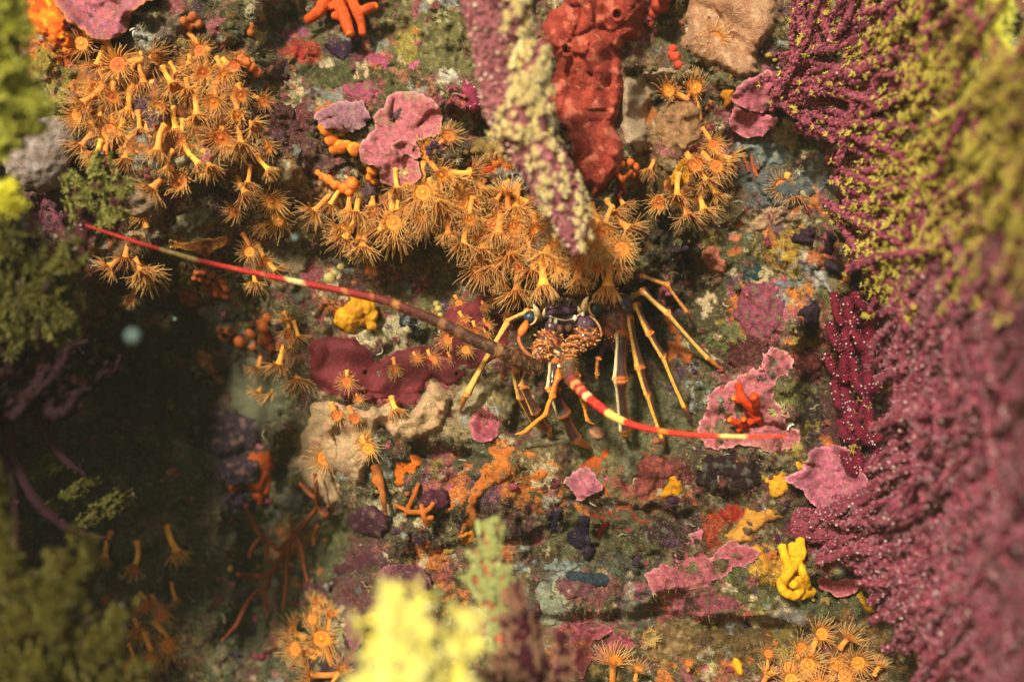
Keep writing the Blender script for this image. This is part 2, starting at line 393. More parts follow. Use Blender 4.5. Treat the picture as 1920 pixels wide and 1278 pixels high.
_pseed = [0]; FOOT = []
def crust(pts, hfun, cfun, step=3.0, wob=3.0, plate=0.0, base=None, seed=None, sink=5.0, ws=22):
    """a body growing on the rock inside an outline. hfun(x,y,d)->height over the rock; cfun(x,y,d)->colour.
    plate>0: a thin shelf with an underside whose rim stands free."""
    _pseed[0] += 1; seed = _pseed[0] if seed is None else seed
    P = outline(pts, wob, seed, ws); FOOT.append((P[:, 0].min(), P[:, 0].max(), P[:, 1].min(), P[:, 1].max(), P))
    x0, y0 = P.min(0)-step; x1, y1 = P.max(0)+step
    gx = np.arange(x0, x1+step, step); gy = np.arange(y0, y1+step, step)
    X, Y = np.meshgrid(gx, gy); X = X.ravel(); Y = Y.ravel()
    sd, nx, ny = poly_sd(X, Y, P)
    keep = sd > -step*1.05
    out = sd < 0
    X = np.where(out, nx, X); Y = np.where(out, ny, Y); d = np.maximum(sd, 0)
    ncol = len(gx); i = np.arange(len(gy)-1)[:, None]*ncol; j = np.arange(ncol-1)[None, :]
    F = np.stack([i+j, i+ncol+j, i+ncol+j+1, i+j+1], -1).reshape(-1, 4)
    F = F[keep[F].all(1) & (~out[F]).any(1)]
    used = np.unique(F); remap = np.full(len(X), -1); remap[used] = np.arange(len(used)); F = remap[F]
    X, Y, d = X[used], Y[used], d[used]
    bfun = base or Hbase
    hb = bfun(X, Y)
    hh = hfun(X, Y, d)
    V = W(X, Y, hb+hh); C = cfun(X, Y, d)
    if plate > 0:
        V2 = W(X, Y, hb+hh-plate); n = len(V)
        # boundary loop -> side faces
        e = np.concatenate([F[:, [0, 1]], F[:, [1, 2]], F[:, [2, 3]], F[:, [3, 0]]])
        key = np.sort(e, 1); uq, inv, cnt = np.unique(key, axis=0, return_inverse=True, return_counts=True)
        be = e[cnt[inv.ravel()] == 1]
        side = np.stack([be[:, 1], be[:, 0], be[:, 0]+n, be[:, 1]+n], -1)
        V = np.concatenate([V, V2]); F = np.concatenate([F, F[:, ::-1]+n, side]); C = np.concatenate([C, C*.8])
    else:
        e = np.concatenate([F[:, [0, 1]], F[:, [1, 2]], F[:, [2, 3]], F[:, [3, 0]]])
        key = np.sort(e, 1); uq, inv, cnt = np.unique(key, axis=0, return_inverse=True, return_counts=True)
        be = e[cnt[inv.ravel()] == 1]; n = len(V)
        V2 = W(X, Y, hb+hh-sink-14)
        side = np.stack([be[:, 1], be[:, 0], be[:, 0]+n, be[:, 1]+n], -1)
        V = np.concatenate([V, V2]); F = np.concatenate([F, side]); C = np.concatenate([C, C])
        us = np.unique(F); rm = np.full(len(V), -1); rm[us] = np.arange(len(us)); F = rm[F]; V = V[us]; C = C[us]
    return V, F, C

def dome(d, e, t):
    u = np.clip(d/e, 0, 1); return t*np.sqrt(1-(1-u)**2)

def cvar(c1, c2, s=20, seed=0, rim=None, rimw=4.0, c3=None):
    c1 = S(c1); c2 = S(c2); r = None if rim is None else S(rim); k3 = None if c3 is None else S(c3)
    def f(x, y, d):
        m = sstep(-.35, .35, fbm(x, y, s, 3, 300+seed))[:, None]; c = c1*(1-m)+c2*m
        if k3 is not None:
            m3 = sstep(.12, .3, fbm(x, y, s*.8, 3, 340+seed))[:, None]; c = c*(1-m3)+k3*m3
        if r is not None:
            e = sstep(rimw*1.3, rimw*.4, d+1.2*noise(x, y, 9, 5))[:, None]; c = c*(1-e)+r*e
        return c
    return f

def pits(x, y, lst):
    h = 0
    for cx, cy, r, dep in lst:
        q = np.hypot(x-cx, y-cy)/r
        h = h-dep*sstep(1.05, .5, q)+dep*.35*np.exp(-((q-1.25)/.25)**2)
    return h

# ------------------------------------------------------------------ the rock face
# thin pigment films on the rock, and near-black patches that paint crevice shade: cx, cy, rx, ry, colour, rotation
FILMS_AND_SHADE = [
    (860, 620, 60, 50, '5a4a34', 0), (500, 230, 90, 60, '4a1f22', 0), (560, 250, 60, 50, '55252a', 0), (470, 60, 90, 60, '30301a', 0),
    (640, 140, 70, 45, '40421f', 0), (760, 150, 70, 50, '45451f', 0), (800, 60, 80, 60, '5a5430', 0), (845, 110, 40, 50, '6a6236', 0),
    (670, 168, 50, 26, 'a84a5c', 0), (700, 105, 28, 16, 'b04c66', 0), (775, 121, 15, 8, 'b8557a', 0), (545, 62, 30, 9, '8a3f62', 0), (560, 95, 36, 20, '9c2c20', 0), (640, 88, 32, 20, '3a1a34', 0), (640, 375, 70, 30, '8a7a58', 0),
    (620, 310, 70, 50, '55302c', 0), (600, 290, 50, 40, '3c2424', 0), (960, 280, 60, 45, '8a6a30', 0), (960, 310, 45, 26, 'c0651c', 0), (1020, 395, 50, 50, 'a89a78', 0),
    (770, 460, 200, 60, '4a4a2a', 12), (620, 500, 90, 40, '4c4838', 0), (700, 520, 120, 30, '4a2420', 0), (780, 590, 90, 50, '40402a', 0),
    (800, 420, 330, 90, '6e4a1a', 12), (300, 220, 190, 150, '6a421a', 0), (500, 410, 80, 60, '6e5a38', 0), (420, 360, 120, 60, '6a5a40', 0),
    (250, 400, 50, 60, '9a8062', 0), (350, 420, 60, 30, '8a7a60', 0), (230, 500, 60, 50, '6a4a2c', 0), (260, 570, 70, 40, '4a3420', 0),
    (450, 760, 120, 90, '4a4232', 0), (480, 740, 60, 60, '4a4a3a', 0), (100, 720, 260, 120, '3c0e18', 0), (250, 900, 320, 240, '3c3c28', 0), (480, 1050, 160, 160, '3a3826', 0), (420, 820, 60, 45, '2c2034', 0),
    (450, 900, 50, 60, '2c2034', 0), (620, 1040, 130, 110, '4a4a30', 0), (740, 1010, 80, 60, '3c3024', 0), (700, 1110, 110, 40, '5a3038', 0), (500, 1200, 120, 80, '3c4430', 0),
    (690, 1040, 40, 30, '5a2a38', 0), (770, 900, 90, 60, '3c3a26', 0), (880, 900, 60, 50, '4a4434', 0), (1000, 950, 100, 40, '3c2020', 0), (1060, 1000, 60, 40, '4a4a30', 0),
    (1000, 910, 80, 40, 'a05a1c', 0), (1180, 870, 100, 60, '62603c', 0), (1150, 930, 70, 60, '6a5236', 0), (1190, 960, 60, 16, '8a2a1a', 0), (1230, 870, 60, 30, '8a4038', 0), (1205, 900, 40, 36, '90403c', 0), (1218, 885, 30, 18, 'a03a1c', 0),
    (1365, 890, 70, 45, '2a1216', 0), (1290, 870, 60, 30, '3c3226', 0), (1230, 1000, 80, 50, '26141a', 0), (1180, 1010, 60, 50, '444428', 0), (1375, 968, 40, 16, 'a8341a', 0), (1340, 1000, 30, 26, '963018', 0),
    (1050, 1070, 80, 20, '7a8480', 0), (1130, 1085, 60, 20, '2e3a42', 0), (1030, 1140, 60, 46, '8a8a72', 0), (1070, 1190, 60, 30, '54543c', 0), (1150, 1070, 80, 40, '3a3e34', 0), (1110, 1100, 60, 30, '7a4a44', 0),
    (1260, 1150, 120, 40, '4a4628', 0), (1350, 1140, 60, 22, 'a04a58', 0), (1110, 1200, 60, 40, 'a0465a', 0), (1240, 1140, 30, 18, '8a1c1c', 0), (1390, 1150, 30, 12, 'a0403c', 0), (1250, 1200, 50, 45, '8a6a3c', 0), (1480, 1170, 50, 50, '70685a', 0), (1470, 1180, 14, 14, '5a0e10', 0),
    (1400, 1100, 90, 50, '4a4c28', 0), (1440, 1060, 30, 40, 'b88a34', 0), (1390, 1220, 120, 60, '5a4420', 0), (1560, 1220, 120, 70, '6a4a20', 0), (1560, 1130, 60, 30, '3c4428', 0),
    (1425, 580, 55, 62, 'a04c66', 0), (1400, 650, 60, 50, '4a1c22', 0), (1360, 640, 50, 50, '46281f', 0), (1320, 600, 60, 90, '34321c', 0), (1320, 420, 70, 60, '3a341a', 0), (1280, 350, 90, 110, '5a4018', 0),
    (1240, 230, 60, 80, '8a6a48', 0), (1330, 290, 60, 60, '5a2c20', 0), (1440, 330, 60, 60, '4c545c', 0), (1430, 280, 50, 20, '7c8a8c', 0), (1480, 300, 50, 60, '5a5448', 0), (1490, 240, 40, 50, '3c3018', 0), (1540, 350, 40, 60, '7c8284', 0), (1580, 300, 30, 40, 'a0602c', 0),
    (1460, 100, 40, 60, '4a3a14', 0), (1540, 420, 60, 60, '54482c', 0), (1540, 520, 60, 20, 'a09a90', 40), (1500, 520, 40, 8, '76868a', -30), (1460, 560, 60, 10, '76868a', 10), (1570, 560, 40, 60, '5a4a20', 0), (1600, 640, 60, 60, '6a1c34', 0),
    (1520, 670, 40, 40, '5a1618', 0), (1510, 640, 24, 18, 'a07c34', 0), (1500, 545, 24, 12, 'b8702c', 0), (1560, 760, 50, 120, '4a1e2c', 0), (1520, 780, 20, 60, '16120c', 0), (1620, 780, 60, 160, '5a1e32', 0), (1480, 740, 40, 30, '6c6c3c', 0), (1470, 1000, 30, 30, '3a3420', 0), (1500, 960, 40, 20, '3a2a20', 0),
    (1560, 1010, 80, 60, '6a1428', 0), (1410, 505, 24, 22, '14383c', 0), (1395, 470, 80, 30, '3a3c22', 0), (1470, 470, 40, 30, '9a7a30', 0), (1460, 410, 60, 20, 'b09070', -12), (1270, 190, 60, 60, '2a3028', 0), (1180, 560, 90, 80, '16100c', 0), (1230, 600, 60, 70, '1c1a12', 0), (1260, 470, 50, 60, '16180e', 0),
    (860, 540, 50, 30, '44401f', 0), (920, 740, 60, 80, '6c6040', 0), (1000, 860, 60, 30, '6a5a3a', 0), (1180, 780, 120, 80, '545238', 0), (1300, 760, 60, 60, '4a4a34', 0), (900, 850, 60, 40, '44442c', 0), (870, 770, 40, 60, '8c7858', 0), (930, 700, 40, 50, '8a7a58', 0),
    (265, 60, 50, 30, '8a8a80', 0), (330, 50, 40, 30, '5a4a40', 0), (90, 70, 60, 80, 'd06a14', 0), (140, 60, 30, 50, 'c04818', 0), (60, 180, 80, 90, '6a6a24', 0), (90, 520, 80, 80, '6a3c30', 0), (60, 400, 80, 60, '7a3c54', 0), (850, 5, 30, 16, '9a9a98', 0), (985, 235, 30, 20, '8a7a60', 0),
    (800, 190, 30, 30, '7a3a48', 0), (870, 180, 36, 30, 'a04058', 0), (840, 140, 24, 14, 'b4b09c', 0), (250, 640, 120, 30, '5a4430', 0), (340, 640, 60, 50, '443e2c', 0),
]
def rock_colour(x, y):
    pal = [S(c) for c in ('625a3c', '483a28', '7a7058', '54302a', '46422a', '7c4a42')]
    n1 = fbm(x, y, 90, 4, 501, .6); n2 = fbm(x, y, 60, 4, 502, .6); n3 = fbm(x, y, 45, 4, 503, .6); n4 = fbm(x, y, 26, 3, 504, .6)
    c = np.broadcast_to(pal[0], x.shape+(3,)).copy()
    def mixc(c, k, m): return c*(1-m[:, None])+k*m[:, None]
    c = mixc(c, pal[1], sstep(-.05, .15, n1)); c = mixc(c, pal[2], sstep(.08, .2, n2)*.8); c = mixc(c, pal[4], sstep(.05, .2, -n3)*.8)
    c = mixc(c, pal[3], sstep(.14, .24, n3)*.8); c = mixc(c, pal[5], sstep(.2, .28, n4)*.7)
    # patchy growth: pale grit, pink specks, dark spots painted as holes
    f1, _, cid = worley(x+3*noise(x, y, 9, 41), y+3*noise(x, y, 9, 42), 13, 21)
    g = sstep(.42, .3, f1)
    for lo, hi, k in ((.95, 1.0, 'a89c78'), (.91, .95, '8a4050'), (.88, .91, '6a7440'), (.85, .88, '9a5a24'), (.66, .85, '1e1810')):
        mm = g*((cid > lo) & (cid <= hi)); c = mixc(c, S(k), mm*.6)
    e1 = fbm(x, y, 34, 4, 601, .65); e2 = .5*fbm(x, y, 11, 3, 602, .9)
    for k, (cx, cy, rx, ry, hx, rot) in enumerate(FILMS_AND_SHADE):
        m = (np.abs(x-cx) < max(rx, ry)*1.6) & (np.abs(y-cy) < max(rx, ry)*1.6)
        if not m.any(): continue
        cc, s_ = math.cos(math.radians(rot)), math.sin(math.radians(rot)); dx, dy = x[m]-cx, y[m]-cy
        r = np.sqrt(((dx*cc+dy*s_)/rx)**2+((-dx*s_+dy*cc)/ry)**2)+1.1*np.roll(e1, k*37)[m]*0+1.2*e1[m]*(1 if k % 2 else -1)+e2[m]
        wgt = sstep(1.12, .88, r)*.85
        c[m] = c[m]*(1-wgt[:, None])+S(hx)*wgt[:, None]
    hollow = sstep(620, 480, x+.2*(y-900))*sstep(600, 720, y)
    bare = .35+1.3*sstep(-.25, .3, fbm(x, y, 120, 3, 640)); bare = bare*(1-.85*sstep(1.2, .7, np.hypot((x-1150)/190, (y-730)/140)))
    kinds = ['8c4450', '7a3440', 'b09a78', 'b0642c', '7c8078', '521c24', '402440', '8a7a34', '1e1810', 'a49878', '80503c', '5c6038', '864450', '3a2a1c']
    for (m, cid), cov in zip(patch_cells(x, y), (.36, .24, .14)):
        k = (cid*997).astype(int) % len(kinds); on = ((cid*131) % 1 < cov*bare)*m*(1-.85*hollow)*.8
        kc = np.array([S(q) for q in kinds])[k]; c = c*(1-on[:, None])+kc*(.85+.4*((cid*57) % 1))[:, None]*on[:, None]
    return c*(1.45+1.1*fbm(x, y, 12, 3, 610, .8))[:, None]

def build_rock():
    st = 3.3
    gx = np.arange(-420, 2341, st); gy = np.arange(-420, 1701, st)
    # coarser outside the frame
    gx = np.concatenate([np.arange(-900, -60, 14), np.arange(-60, 1980, st), np.arange(1980, 2900, 14)])
    gy = np.concatenate([np.arange(-900, -60, 14), np.arange(-60, 1340, st), np.arange(1340, 2200, 14)])
    X, Y = np.meshgrid(gx, gy); sh = X.shape; X = X.ravel(); Y = Y.ravel()
    V = W(X, Y, H(X, Y)); nc = sh[1]
    i = np.arange(sh[0]-1)[:, None]*nc; j = np.arange(nc-1)[None, :]
    F = np.stack([i+j, i+nc+j, i+nc+j+1, i+j+1], -1).reshape(-1, 4)
    solo('rock_face', V, F, rock_colour(X, Y), 'rock_turf', 'uneven reef rock face covered in turf algae and thin crusts', None, kind='structure')
build_rock()

def build_turf(n=150000):
    """short filaments of turf algae, all one mass"""
    x = rng.uniform(-20, 1700, n); y = rng.uniform(-20, 1300, n)
    dens = fbm(x, y, 70, 3, 801); k = dens > rng.uniform(-.5, .25, n)
    x, y = x[k], y[k]; n = len(x)
    h0 = H(x, y)-1
    C = rock_colour(x, y)
    L = rng.uniform(3, 9, n)*(1+.6*(fbm(x, y, 50, 2, 802) > .1)); wd = rng.uniform(.35, .8, n)
    dx = rng.normal(0, .55, n); dy = rng.normal(.15, .55, n); dh = rng.uniform(.5, 1, n)
    q = np.sqrt(dx**2+dy**2+dh**2); dx, dy, dh = dx/q*L, dy/q*L, dh/q*L
    cv_x = rng.normal(0, 2, n); cv_y = rng.normal(1, 2, n); a = rng.uniform(0, 6.28, n); ox, oy = np.cos(a)*wd, np.sin(a)*wd
    P = [W(x-ox, y-oy, h0), W(x+ox, y+oy, h0), W(x+dx*.55+ox*.8, y+dy*.55+oy*.8, h0+dh*.6), W(x+dx*.55-ox*.8, y+dy*.55-oy*.8, h0+dh*.6), W(x+dx+cv_x, y+dy+cv_y, h0+dh)]
    V = np.stack(P, 1).reshape(-1, 3); b = np.arange(n)*5
    F4 = np.stack([b, b+1, b+2, b+3], -1); F3 = np.stack([b+3, b+2, b+4], -1)
    pal = np.array([S(c) for c in ('626034', '7a7450', '4c4828', '6a4234', '8c8664', '4a5230', '6a3438')])
    cc = (pal[rng.integers(0, 7, n)]*.6+C*.7)*rng.uniform(.6, 1.35, n)[:, None]
    solo('turf_algae', V, [F4, F3], np.repeat(cc, 5, 0), 'turf_blades', 'short olive and tan turf algae covering the rock', None, kind='stuff')
build_turf()

def build_grit(n=3000):
    x = rng.uniform(0, 1650, n); y = rng.uniform(0, 1278, n); h = H(x, y)
    keep = ~((x < 560) & (y > 560)); x, y, h = x[keep], y[keep], h[keep]; n = len(x)
    r = rng.uniform(.7, 2.0, n)*(1+1.0*(rng.random(n) > .95))
    o = np.array([[1, 0, 0], [-1, 0, 0], [0, 1, 0], [0, -1, 0], [0, 0, 1], [0, 0, -1]], float)
    f = np.array([[0, 2, 4], [2, 1, 4], [1, 3, 4], [3, 0, 4], [2, 0, 5], [1, 2, 5], [3, 1, 5], [0, 3, 5]])
    jit = rng.uniform(.5, 1.5, (n, 6, 1)); c = W(x, y, h+r*.4)[:, None, :]
    V = (c+o[None]*jit*(r*K)[:, None, None]).reshape(-1, 3); F = (f[None]+np.arange(n)[:, None, None]*6).reshape(-1, 3)
    pal = np.array([S(c) for c in ('c8c0a0', 'a89c78', '8a7a58', 'b06a78', '3a2c20', 'c08a3c', '5a5a48')])  # pale grains also stand in for tiny white glints
    C = np.repeat(pal[rng.integers(0, 7, n)], 6, 0)
    solo('shell_grit', V, F, C, 'rock_turf', 'pale shell grit and sand grains caught in the turf', None, kind='stuff', smooth=False)
build_grit()

# ------------------------------------------------------------------ pink coralline plates
def plate_h(lift, tilt=(0, 0), wav=6, e=30, lobes=()):
    def f(x, y, d):
        h = lift*.45*sstep(e, 0, d)+lift*.35+(3 if lift <= 10 else 7)+wav*(.5 if lift <= 10 else 1.3)*fbm(x, y, 46, 4, 71)+1.2*noise(x, y, 4, 75)+2.0*noise(x, y, 12, 72)+.9*noise(x, y, 6, 73)+1.5*np.sin(d/5.5+3*noise(x, y, 40, 74))*sstep(26, 4, d)
        for cx, cy, r, a in lobes: h = h+a*sstep(1.1, .5, np.hypot(x-cx, y-cy)/r)
        return h+tilt[0]*(x-x.mean())+tilt[1]*(y-y.mean())
    return f
def plate(pts, label, c1='b4587c', c2='a84e66', rim='d08aa0', lift=16, wob=4.2, tilt=(0, 0), wav=6, c3=None, thick=4, group=None, rimw=3, name='coralline_plate', e=30):
    base_c = cvar(c1, c2, 18, len(pts), rim, rimw)
    base_0 = base_c; base_c = lambda x, y, d: base_0(x, y, d)*np.array([1.06, 1.0, .8])
    k3 = S(c3 or '8c6a58')
    def cf(x, y, d):
        c = base_c(x, y, d)*(.92+.3*fbm(x, y, 9, 3, 77, .8))[:, None]
        m = (sstep(.1, .32, fbm(x, y, 34, 5, 78+len(pts), .75))*(.75 if c3 else .5))[:, None]
        g = np.array([[.3, .3, .3]])*c.sum(1)[:, None]*.45+c*.55
        c = (g*.3+c*.7)*(1+.10*np.sin(d/2.6+2*noise(x, y, 30, 79)))[:, None]
        mm = (sstep(.18, .4, fbm(x, y, 12, 3, 81+len(pts), .8))*.5)[:, None]; c = c*(1-mm)+S('9c8c6c')*mm
        return c*(1-m)+k3*m
    V, F, C = crust(pts, plate_h(lift, tilt, wav, e), cf, 2.6, wob, plate=thick, base=(lambda x, y: Hbase(x, y)+.85*Hdet(x, y)) if lift <= 10 else (lambda x, y: Hbase(x, y)+.3*Hdet(x, y)))
    return solo(name, V, F, C, 'coralline', label, 'coralline algae', group)
plate([(95, -30), (118, 30), (160, 62), (185, 78), (235, 60), (247, 28), (270, 8), (300, -10), (290, -60), (180, -80), (100, -70)], 'large smooth pink algae plate with an orange rim at the top left', 'b8586e', 'a85a80', 'd87830', lift=44, thick=5, rimw=4)
plate([(590, 215), (610, 200), (640, 189), (672, 190), (690, 200), (692, 225), (680, 240), (655, 249), (620, 243), (598, 228)], 'small greyish mauve algae plate above the orange balls', 'a06684', '8c5a74', 'c8889c', lift=26, c3='8c7a6a')
plate([(730, 180), (750, 172), (773, 172), (795, 182), (813, 187), (829, 215), (825, 250), (800, 258), (778, 268), (775, 285), (787, 310), (785, 335), (760, 352), (722, 343), (705, 317), (673, 295), (683, 262), (703, 240), (702, 212), (722, 200)], 'big lobed pink algae plate dusted with sediment in the upper centre', 'c2627c', 'b25a70', 'e094a0', lift=24, c3='9a8460', wob=4)
plate([(735, 268), (760, 262), (786, 274), (782, 296), (764, 290), (748, 297), (738, 285)], 'small curled pink fold on the lobed pink plate', 'c4607c', 'b85a72', 'e094a0', lift=30, e=16, name='coralline_fold')
plate([(1372, 180), (1392, 155), (1430, 135), (1450, 140), (1456, 175), (1452, 203), (1430, 212), (1400, 205), (1380, 196)], 'upper pink algae shelf of the pair under the peach sponge', 'b8587c', 'a84a6c', 'd87a98', lift=34)
plate([(1368, 215), (1380, 200), (1410, 212), (1440, 214), (1456, 222), (1448, 240), (1430, 252), (1408, 258), (1385, 250), (1368, 238)], 'lower pink algae shelf of the pair under the peach sponge', 'b8587c', 'aa4e70', 'd87a98', lift=26)
plate([(1307, 812), (1320, 775), (1333, 733), (1357, 722), (1380, 707), (1413, 693), (1430, 683), (1430, 663), (1447, 653), (1480, 663), (1484, 682), (1478, 702), (1457, 710), (1452, 735), (1462, 762), (1480, 770), (1481, 783), (1467, 790), (1497, 803), (1503, 823), (1490, 841), (1459, 849), (1426, 841), (1397, 833), (1351, 841), (1320, 832)], 'largest pink algae crust, beneath the red finger sponge right of the lobster', 'c0627c', 'b0586c', 'e898a8', lift=9, c3='9a6a58', wob=5)
plate([(1472, 895), (1495, 885), (1510, 870), (1520, 845), (1560, 833), (1595, 842), (1606, 870), (1628, 905), (1605, 935), (1570, 940), (1530, 952), (1510, 925), (1490, 912)], 'broad mauve pink algae shelf beside the purple sea fan', 'bc5e88', 'a85478', 'd886a8', lift=46, thick=5)
plate([(1057, 902), (1072, 888), (1084, 880), (1100, 875), (1116, 889), (1128, 910), (1115, 928), (1090, 936), (1070, 920)], 'small rounded pink plate below the lobster legs', 'c0668c', 'b05a78', 'e098b0', lift=18)
plate([(1207, 1076), (1235, 1062), (1264, 1056), (1269, 1031), (1302, 998), (1318, 994), (1316, 1014), (1331, 1046), (1364, 1014), (1397, 1023), (1426, 1035), (1400, 1056), (1375, 1066), (1347, 1089), (1289, 1110), (1264, 1130), (1231, 1114)], 'rough spreading pink crust at the lower right', 'b45470', 'a44862', 'c87890', lift=6, wob=6, wav=9)
plate([(1530, 1092), (1545, 1078), (1565, 1090), (1590, 1085), (1612, 1086), (1606, 1106), (1580, 1116), (1550, 1110)], 'rosy algae shelf right of the folded yellow sponge', 'b84e6c', 'aa4862', 'd07a8c', lift=30)
plate([(880, 800), (885, 780), (895, 768), (910, 765), (930, 780), (945, 790), (935, 808), (920, 826), (900, 828), (885, 818)], 'small magenta pink crust beside the beige sponge', 'ac4668', 'a04060', 'c06a88', lift=8)
plate([(1094, 1140), (1105, 1133), (1116, 1136), (1124, 1148), (1118, 1158), (1108, 1163), (1097, 1156)], 'tiny star shaped pink crust at the bottom centre', 'c85a7c', 'b85272', 'd87a98', lift=5, wob=4)
plate([(706, 1080), (722, 1062), (755, 1056), (790, 1063), (808, 1090), (800, 1112), (750, 1120), (715, 1104)], 'dusky mauve plate behind the bright yellow polyps', '7c3c58', '6a3450', '8c4a68', lift=26, wob=2)
plate([(1075, 1230), (1085, 1195), (1098, 1180), (1128, 1170), (1150, 1180), (1130, 1196), (1112, 1205), (1106, 1240), (1090, 1268), (1078, 1260)], 'ragged pink crust with pale glints at the bottom centre', 'b04a66', 'a0405c', 'c87088', lift=7, wob=5)
plate([(448, 836), (460, 822), (476, 826), (492, 836), (490, 846), (470, 846), (455, 850)], 'magenta crust on top of the orange sponge in the shadow', '9c3a60', '8c3454', 'b85c7c', lift=6)
plate([(645, 1168), (655, 1150), (672, 1160), (680, 1190), (668, 1215), (650, 1205)], 'mauve crust half hidden left of the yellow polyps', '8a4064', '783858', '9c5878', lift=10)

# ------------------------------------------------------------------ sponges
def lumpy(t, e, cell=40, amp=14, seed=0, pit=(), fold=0, grain=1.0):
    def f(x, y, d):
        wx = x+.3*cell*noise(x, y, cell*.9, 31+seed); wy = y+.3*cell*noise(x, y, cell*.9, 32+seed)
        f1, f2, c = worley(wx, wy, cell, 90+seed)
        h = dome(d, e, t)+amp*np.sqrt(np.clip(1-(f1/.85)**2, 0, 1))*sstep(0, e*.7, d)*(0.6+.6*c)
        if fold: h = h+fold*(1-np.abs(fbm(x, y, cell*1.3, 3, 95+seed))*3.2)*sstep(0, e, d)
        return h+grain*noise(x, y, 8, 96+seed)+grain*.6*noise(x, y, 4.5, 97+seed)+pits(x, y, pit)-4*sstep(2.5, 0, d)
    return f
def pitcol(base, pit, dark):
    k = S(dark)
    def f(x, y, d):
        c = base(x, y, d)
        for cx, cy, r, dep in pit:
            m = sstep(.95, .6, np.hypot(x-cx, y-cy)/r)[:, None]; c = c*(1-m)+k*m
        return c
    return f
def sponge(pts, hf, cf, label, m='sponge', name='sponge', cat='sponge', step=3, wob=3, group=None, base=None, ws=22):
    V, F, C = crust(pts, hf, cf, step, wob, base=base, ws=ws)
    return solo(name, V, F, C, m, label, cat, group)

osc = [(1157, 28, 9, 16), (1064, 94, 9, 16)]
def redh(x, y, d):
    h = lumpy(24, 22, 50, 34, 3, osc, 4, 1.2)(x, y, d)
    return h+16*np.exp(-((np.hypot(x-1157, y-34))/26)**2)+14*np.exp(-((np.hypot(x-1064, y-98))/24)**2)-10*sstep(9, 2, np.abs((x-1062)+.12*(y-200)+16*noise(x, y, 60, 4)))
rs = sponge([(1022, 30), (1050, 5), (1075, -45), (1140, -60), (1195, -45), (1208, 20), (1200, 70), (1168, 92), (1172, 150), (1168, 200), (1155, 235), (1172, 280), (1162, 320), (1145, 345), (1120, 368), (1100, 350), (1080, 320), (1062, 262), (1040, 215), (1030, 170), (1042, 120), (1020, 70)],
       redh, pitcol(cvar('a04030', '802a20', 30, 3, None, c3='b8604c'), osc, '7a1408'), 'big lobed red sponge with two round openings at the top', 'sponge', name='red_sponge', wob=4)
mp = [(685, 698, 5, 7), (857, 700, 5, 7)]
sponge([(577, 655), (590, 634), (628, 630), (667, 633), (690, 655), (707, 673), (738, 657), (773, 647), (813, 640), (828, 600), (848, 566), (880, 548), (907, 541), (945, 552), (990, 565), (990, 590), (965, 613), (952, 647), (925, 680), (890, 697), (872, 716), (840, 724), (812, 712), (795, 730), (787, 750), (767, 768), (727, 753), (680, 760), (640, 750), (607, 743), (583, 713), (574, 684)],
       lumpy(15, 16, 120, 7, 5, mp, 0, .35), pitcol(cvar('662026', '52181e', 60, 5, '8a5a50', 2, ), mp, '1a0808'), 'long smooth maroon sponge left of the lobster', 'smooth_sponge', name='maroon_sponge', wob=3)
tp = [(640, 905, 3, 5), (655, 890, 3, 5), (600, 860, 3, 4)]
sponge([(553, 847), (562, 820), (573, 797), (587, 755), (610, 748), (635, 752), (660, 763), (707, 760), (733, 748), (752, 772), (768, 774), (787, 748), (803, 718), (817, 712), (847, 745), (838, 780), (818, 808), (795, 822), (770, 830), (740, 823), (719, 803), (703, 812), (702, 845), (687, 887), (672, 912), (650, 903), (634, 889), (641, 915), (642, 936), (628, 948), (611, 946), (587, 915), (560, 888)],
       lumpy(20, 16, 46, 13, 7, tp, 13, 1.5), cvar('c0a078', 'a88c68', 34, 7, None, c3='cc9c7c'), 'folded beige sponge carrying yellow polyps below the maroon sponge', 'pitted_sponge', name='beige_sponge', wob=4)
sponge([(1282, 50), (1292, 0), (1310, -50), (1400, -60), (1462, -45), (1458, 20), (1450, 62), (1425, 90), (1420, 122), (1405, 150), (1370, 141), (1352, 128), (1325, 128), (1300, 110), (1275, 90)],
       lumpy(22, 18, 80, 9, 11, [(1330, 35, 4, 6)], 4, 1.4), cvar('b88c6c', 'a87858', 22, 11, None, c3='c49c7c'), 'peach coloured grainy sponge at the top right beside the red sponge', 'pitted_sponge', name='peach_sponge', wob=5)
sponge([(1163, 165), (1178, 145), (1202, 134), (1232, 130), (1262, 124), (1268, 150), (1250, 166), (1225, 190), (1214, 230), (1212, 268), (1200, 295), (1175, 272), (1160, 220)],
       lumpy(20, 16, 40, 9, 13, (), 7, 1.2), cvar('b09880', '9c8468', 26, 13), 'pale cream sponge right of the red sponge', 'pitted_sponge', name='cream_sponge', wob=5)
sponge([(1310, 478), (1318, 465), (1338, 460), (1352, 466), (1355, 480), (1364, 490), (1360, 512), (1345, 517), (1325, 510), (1314, 496)],
       lumpy(20, 14, 12, 5, 15, [(1330, 480, 4, 5), (1342, 475, 3, 4), (1335, 497, 4, 5)], 0, .8), cvar('c07458', 'a86450', 12, 15), 'round salmon pink sponge with tiny pores right of the upper polyps', 'sponge', name='salmon_sponge', wob=2)
sponge(ell(1379, 446, 13, 10), lumpy(12, 9, 14, 3, 16), cvar('b0684c', 'a05a48', 12, 16), 'small salmon knob above the round salmon sponge', name='salmon_sponge', wob=2)
sponge([(1102, 800), (1115, 797), (1130, 800), (1138, 815), (1128, 826), (1112, 822), (1104, 812)], lumpy(12, 9, 14, 4, 17), cvar('c08c6c', 'b47c60', 12, 17), 'small pinkish beige lump between the lobster legs', name='salmon_sponge', wob=2)
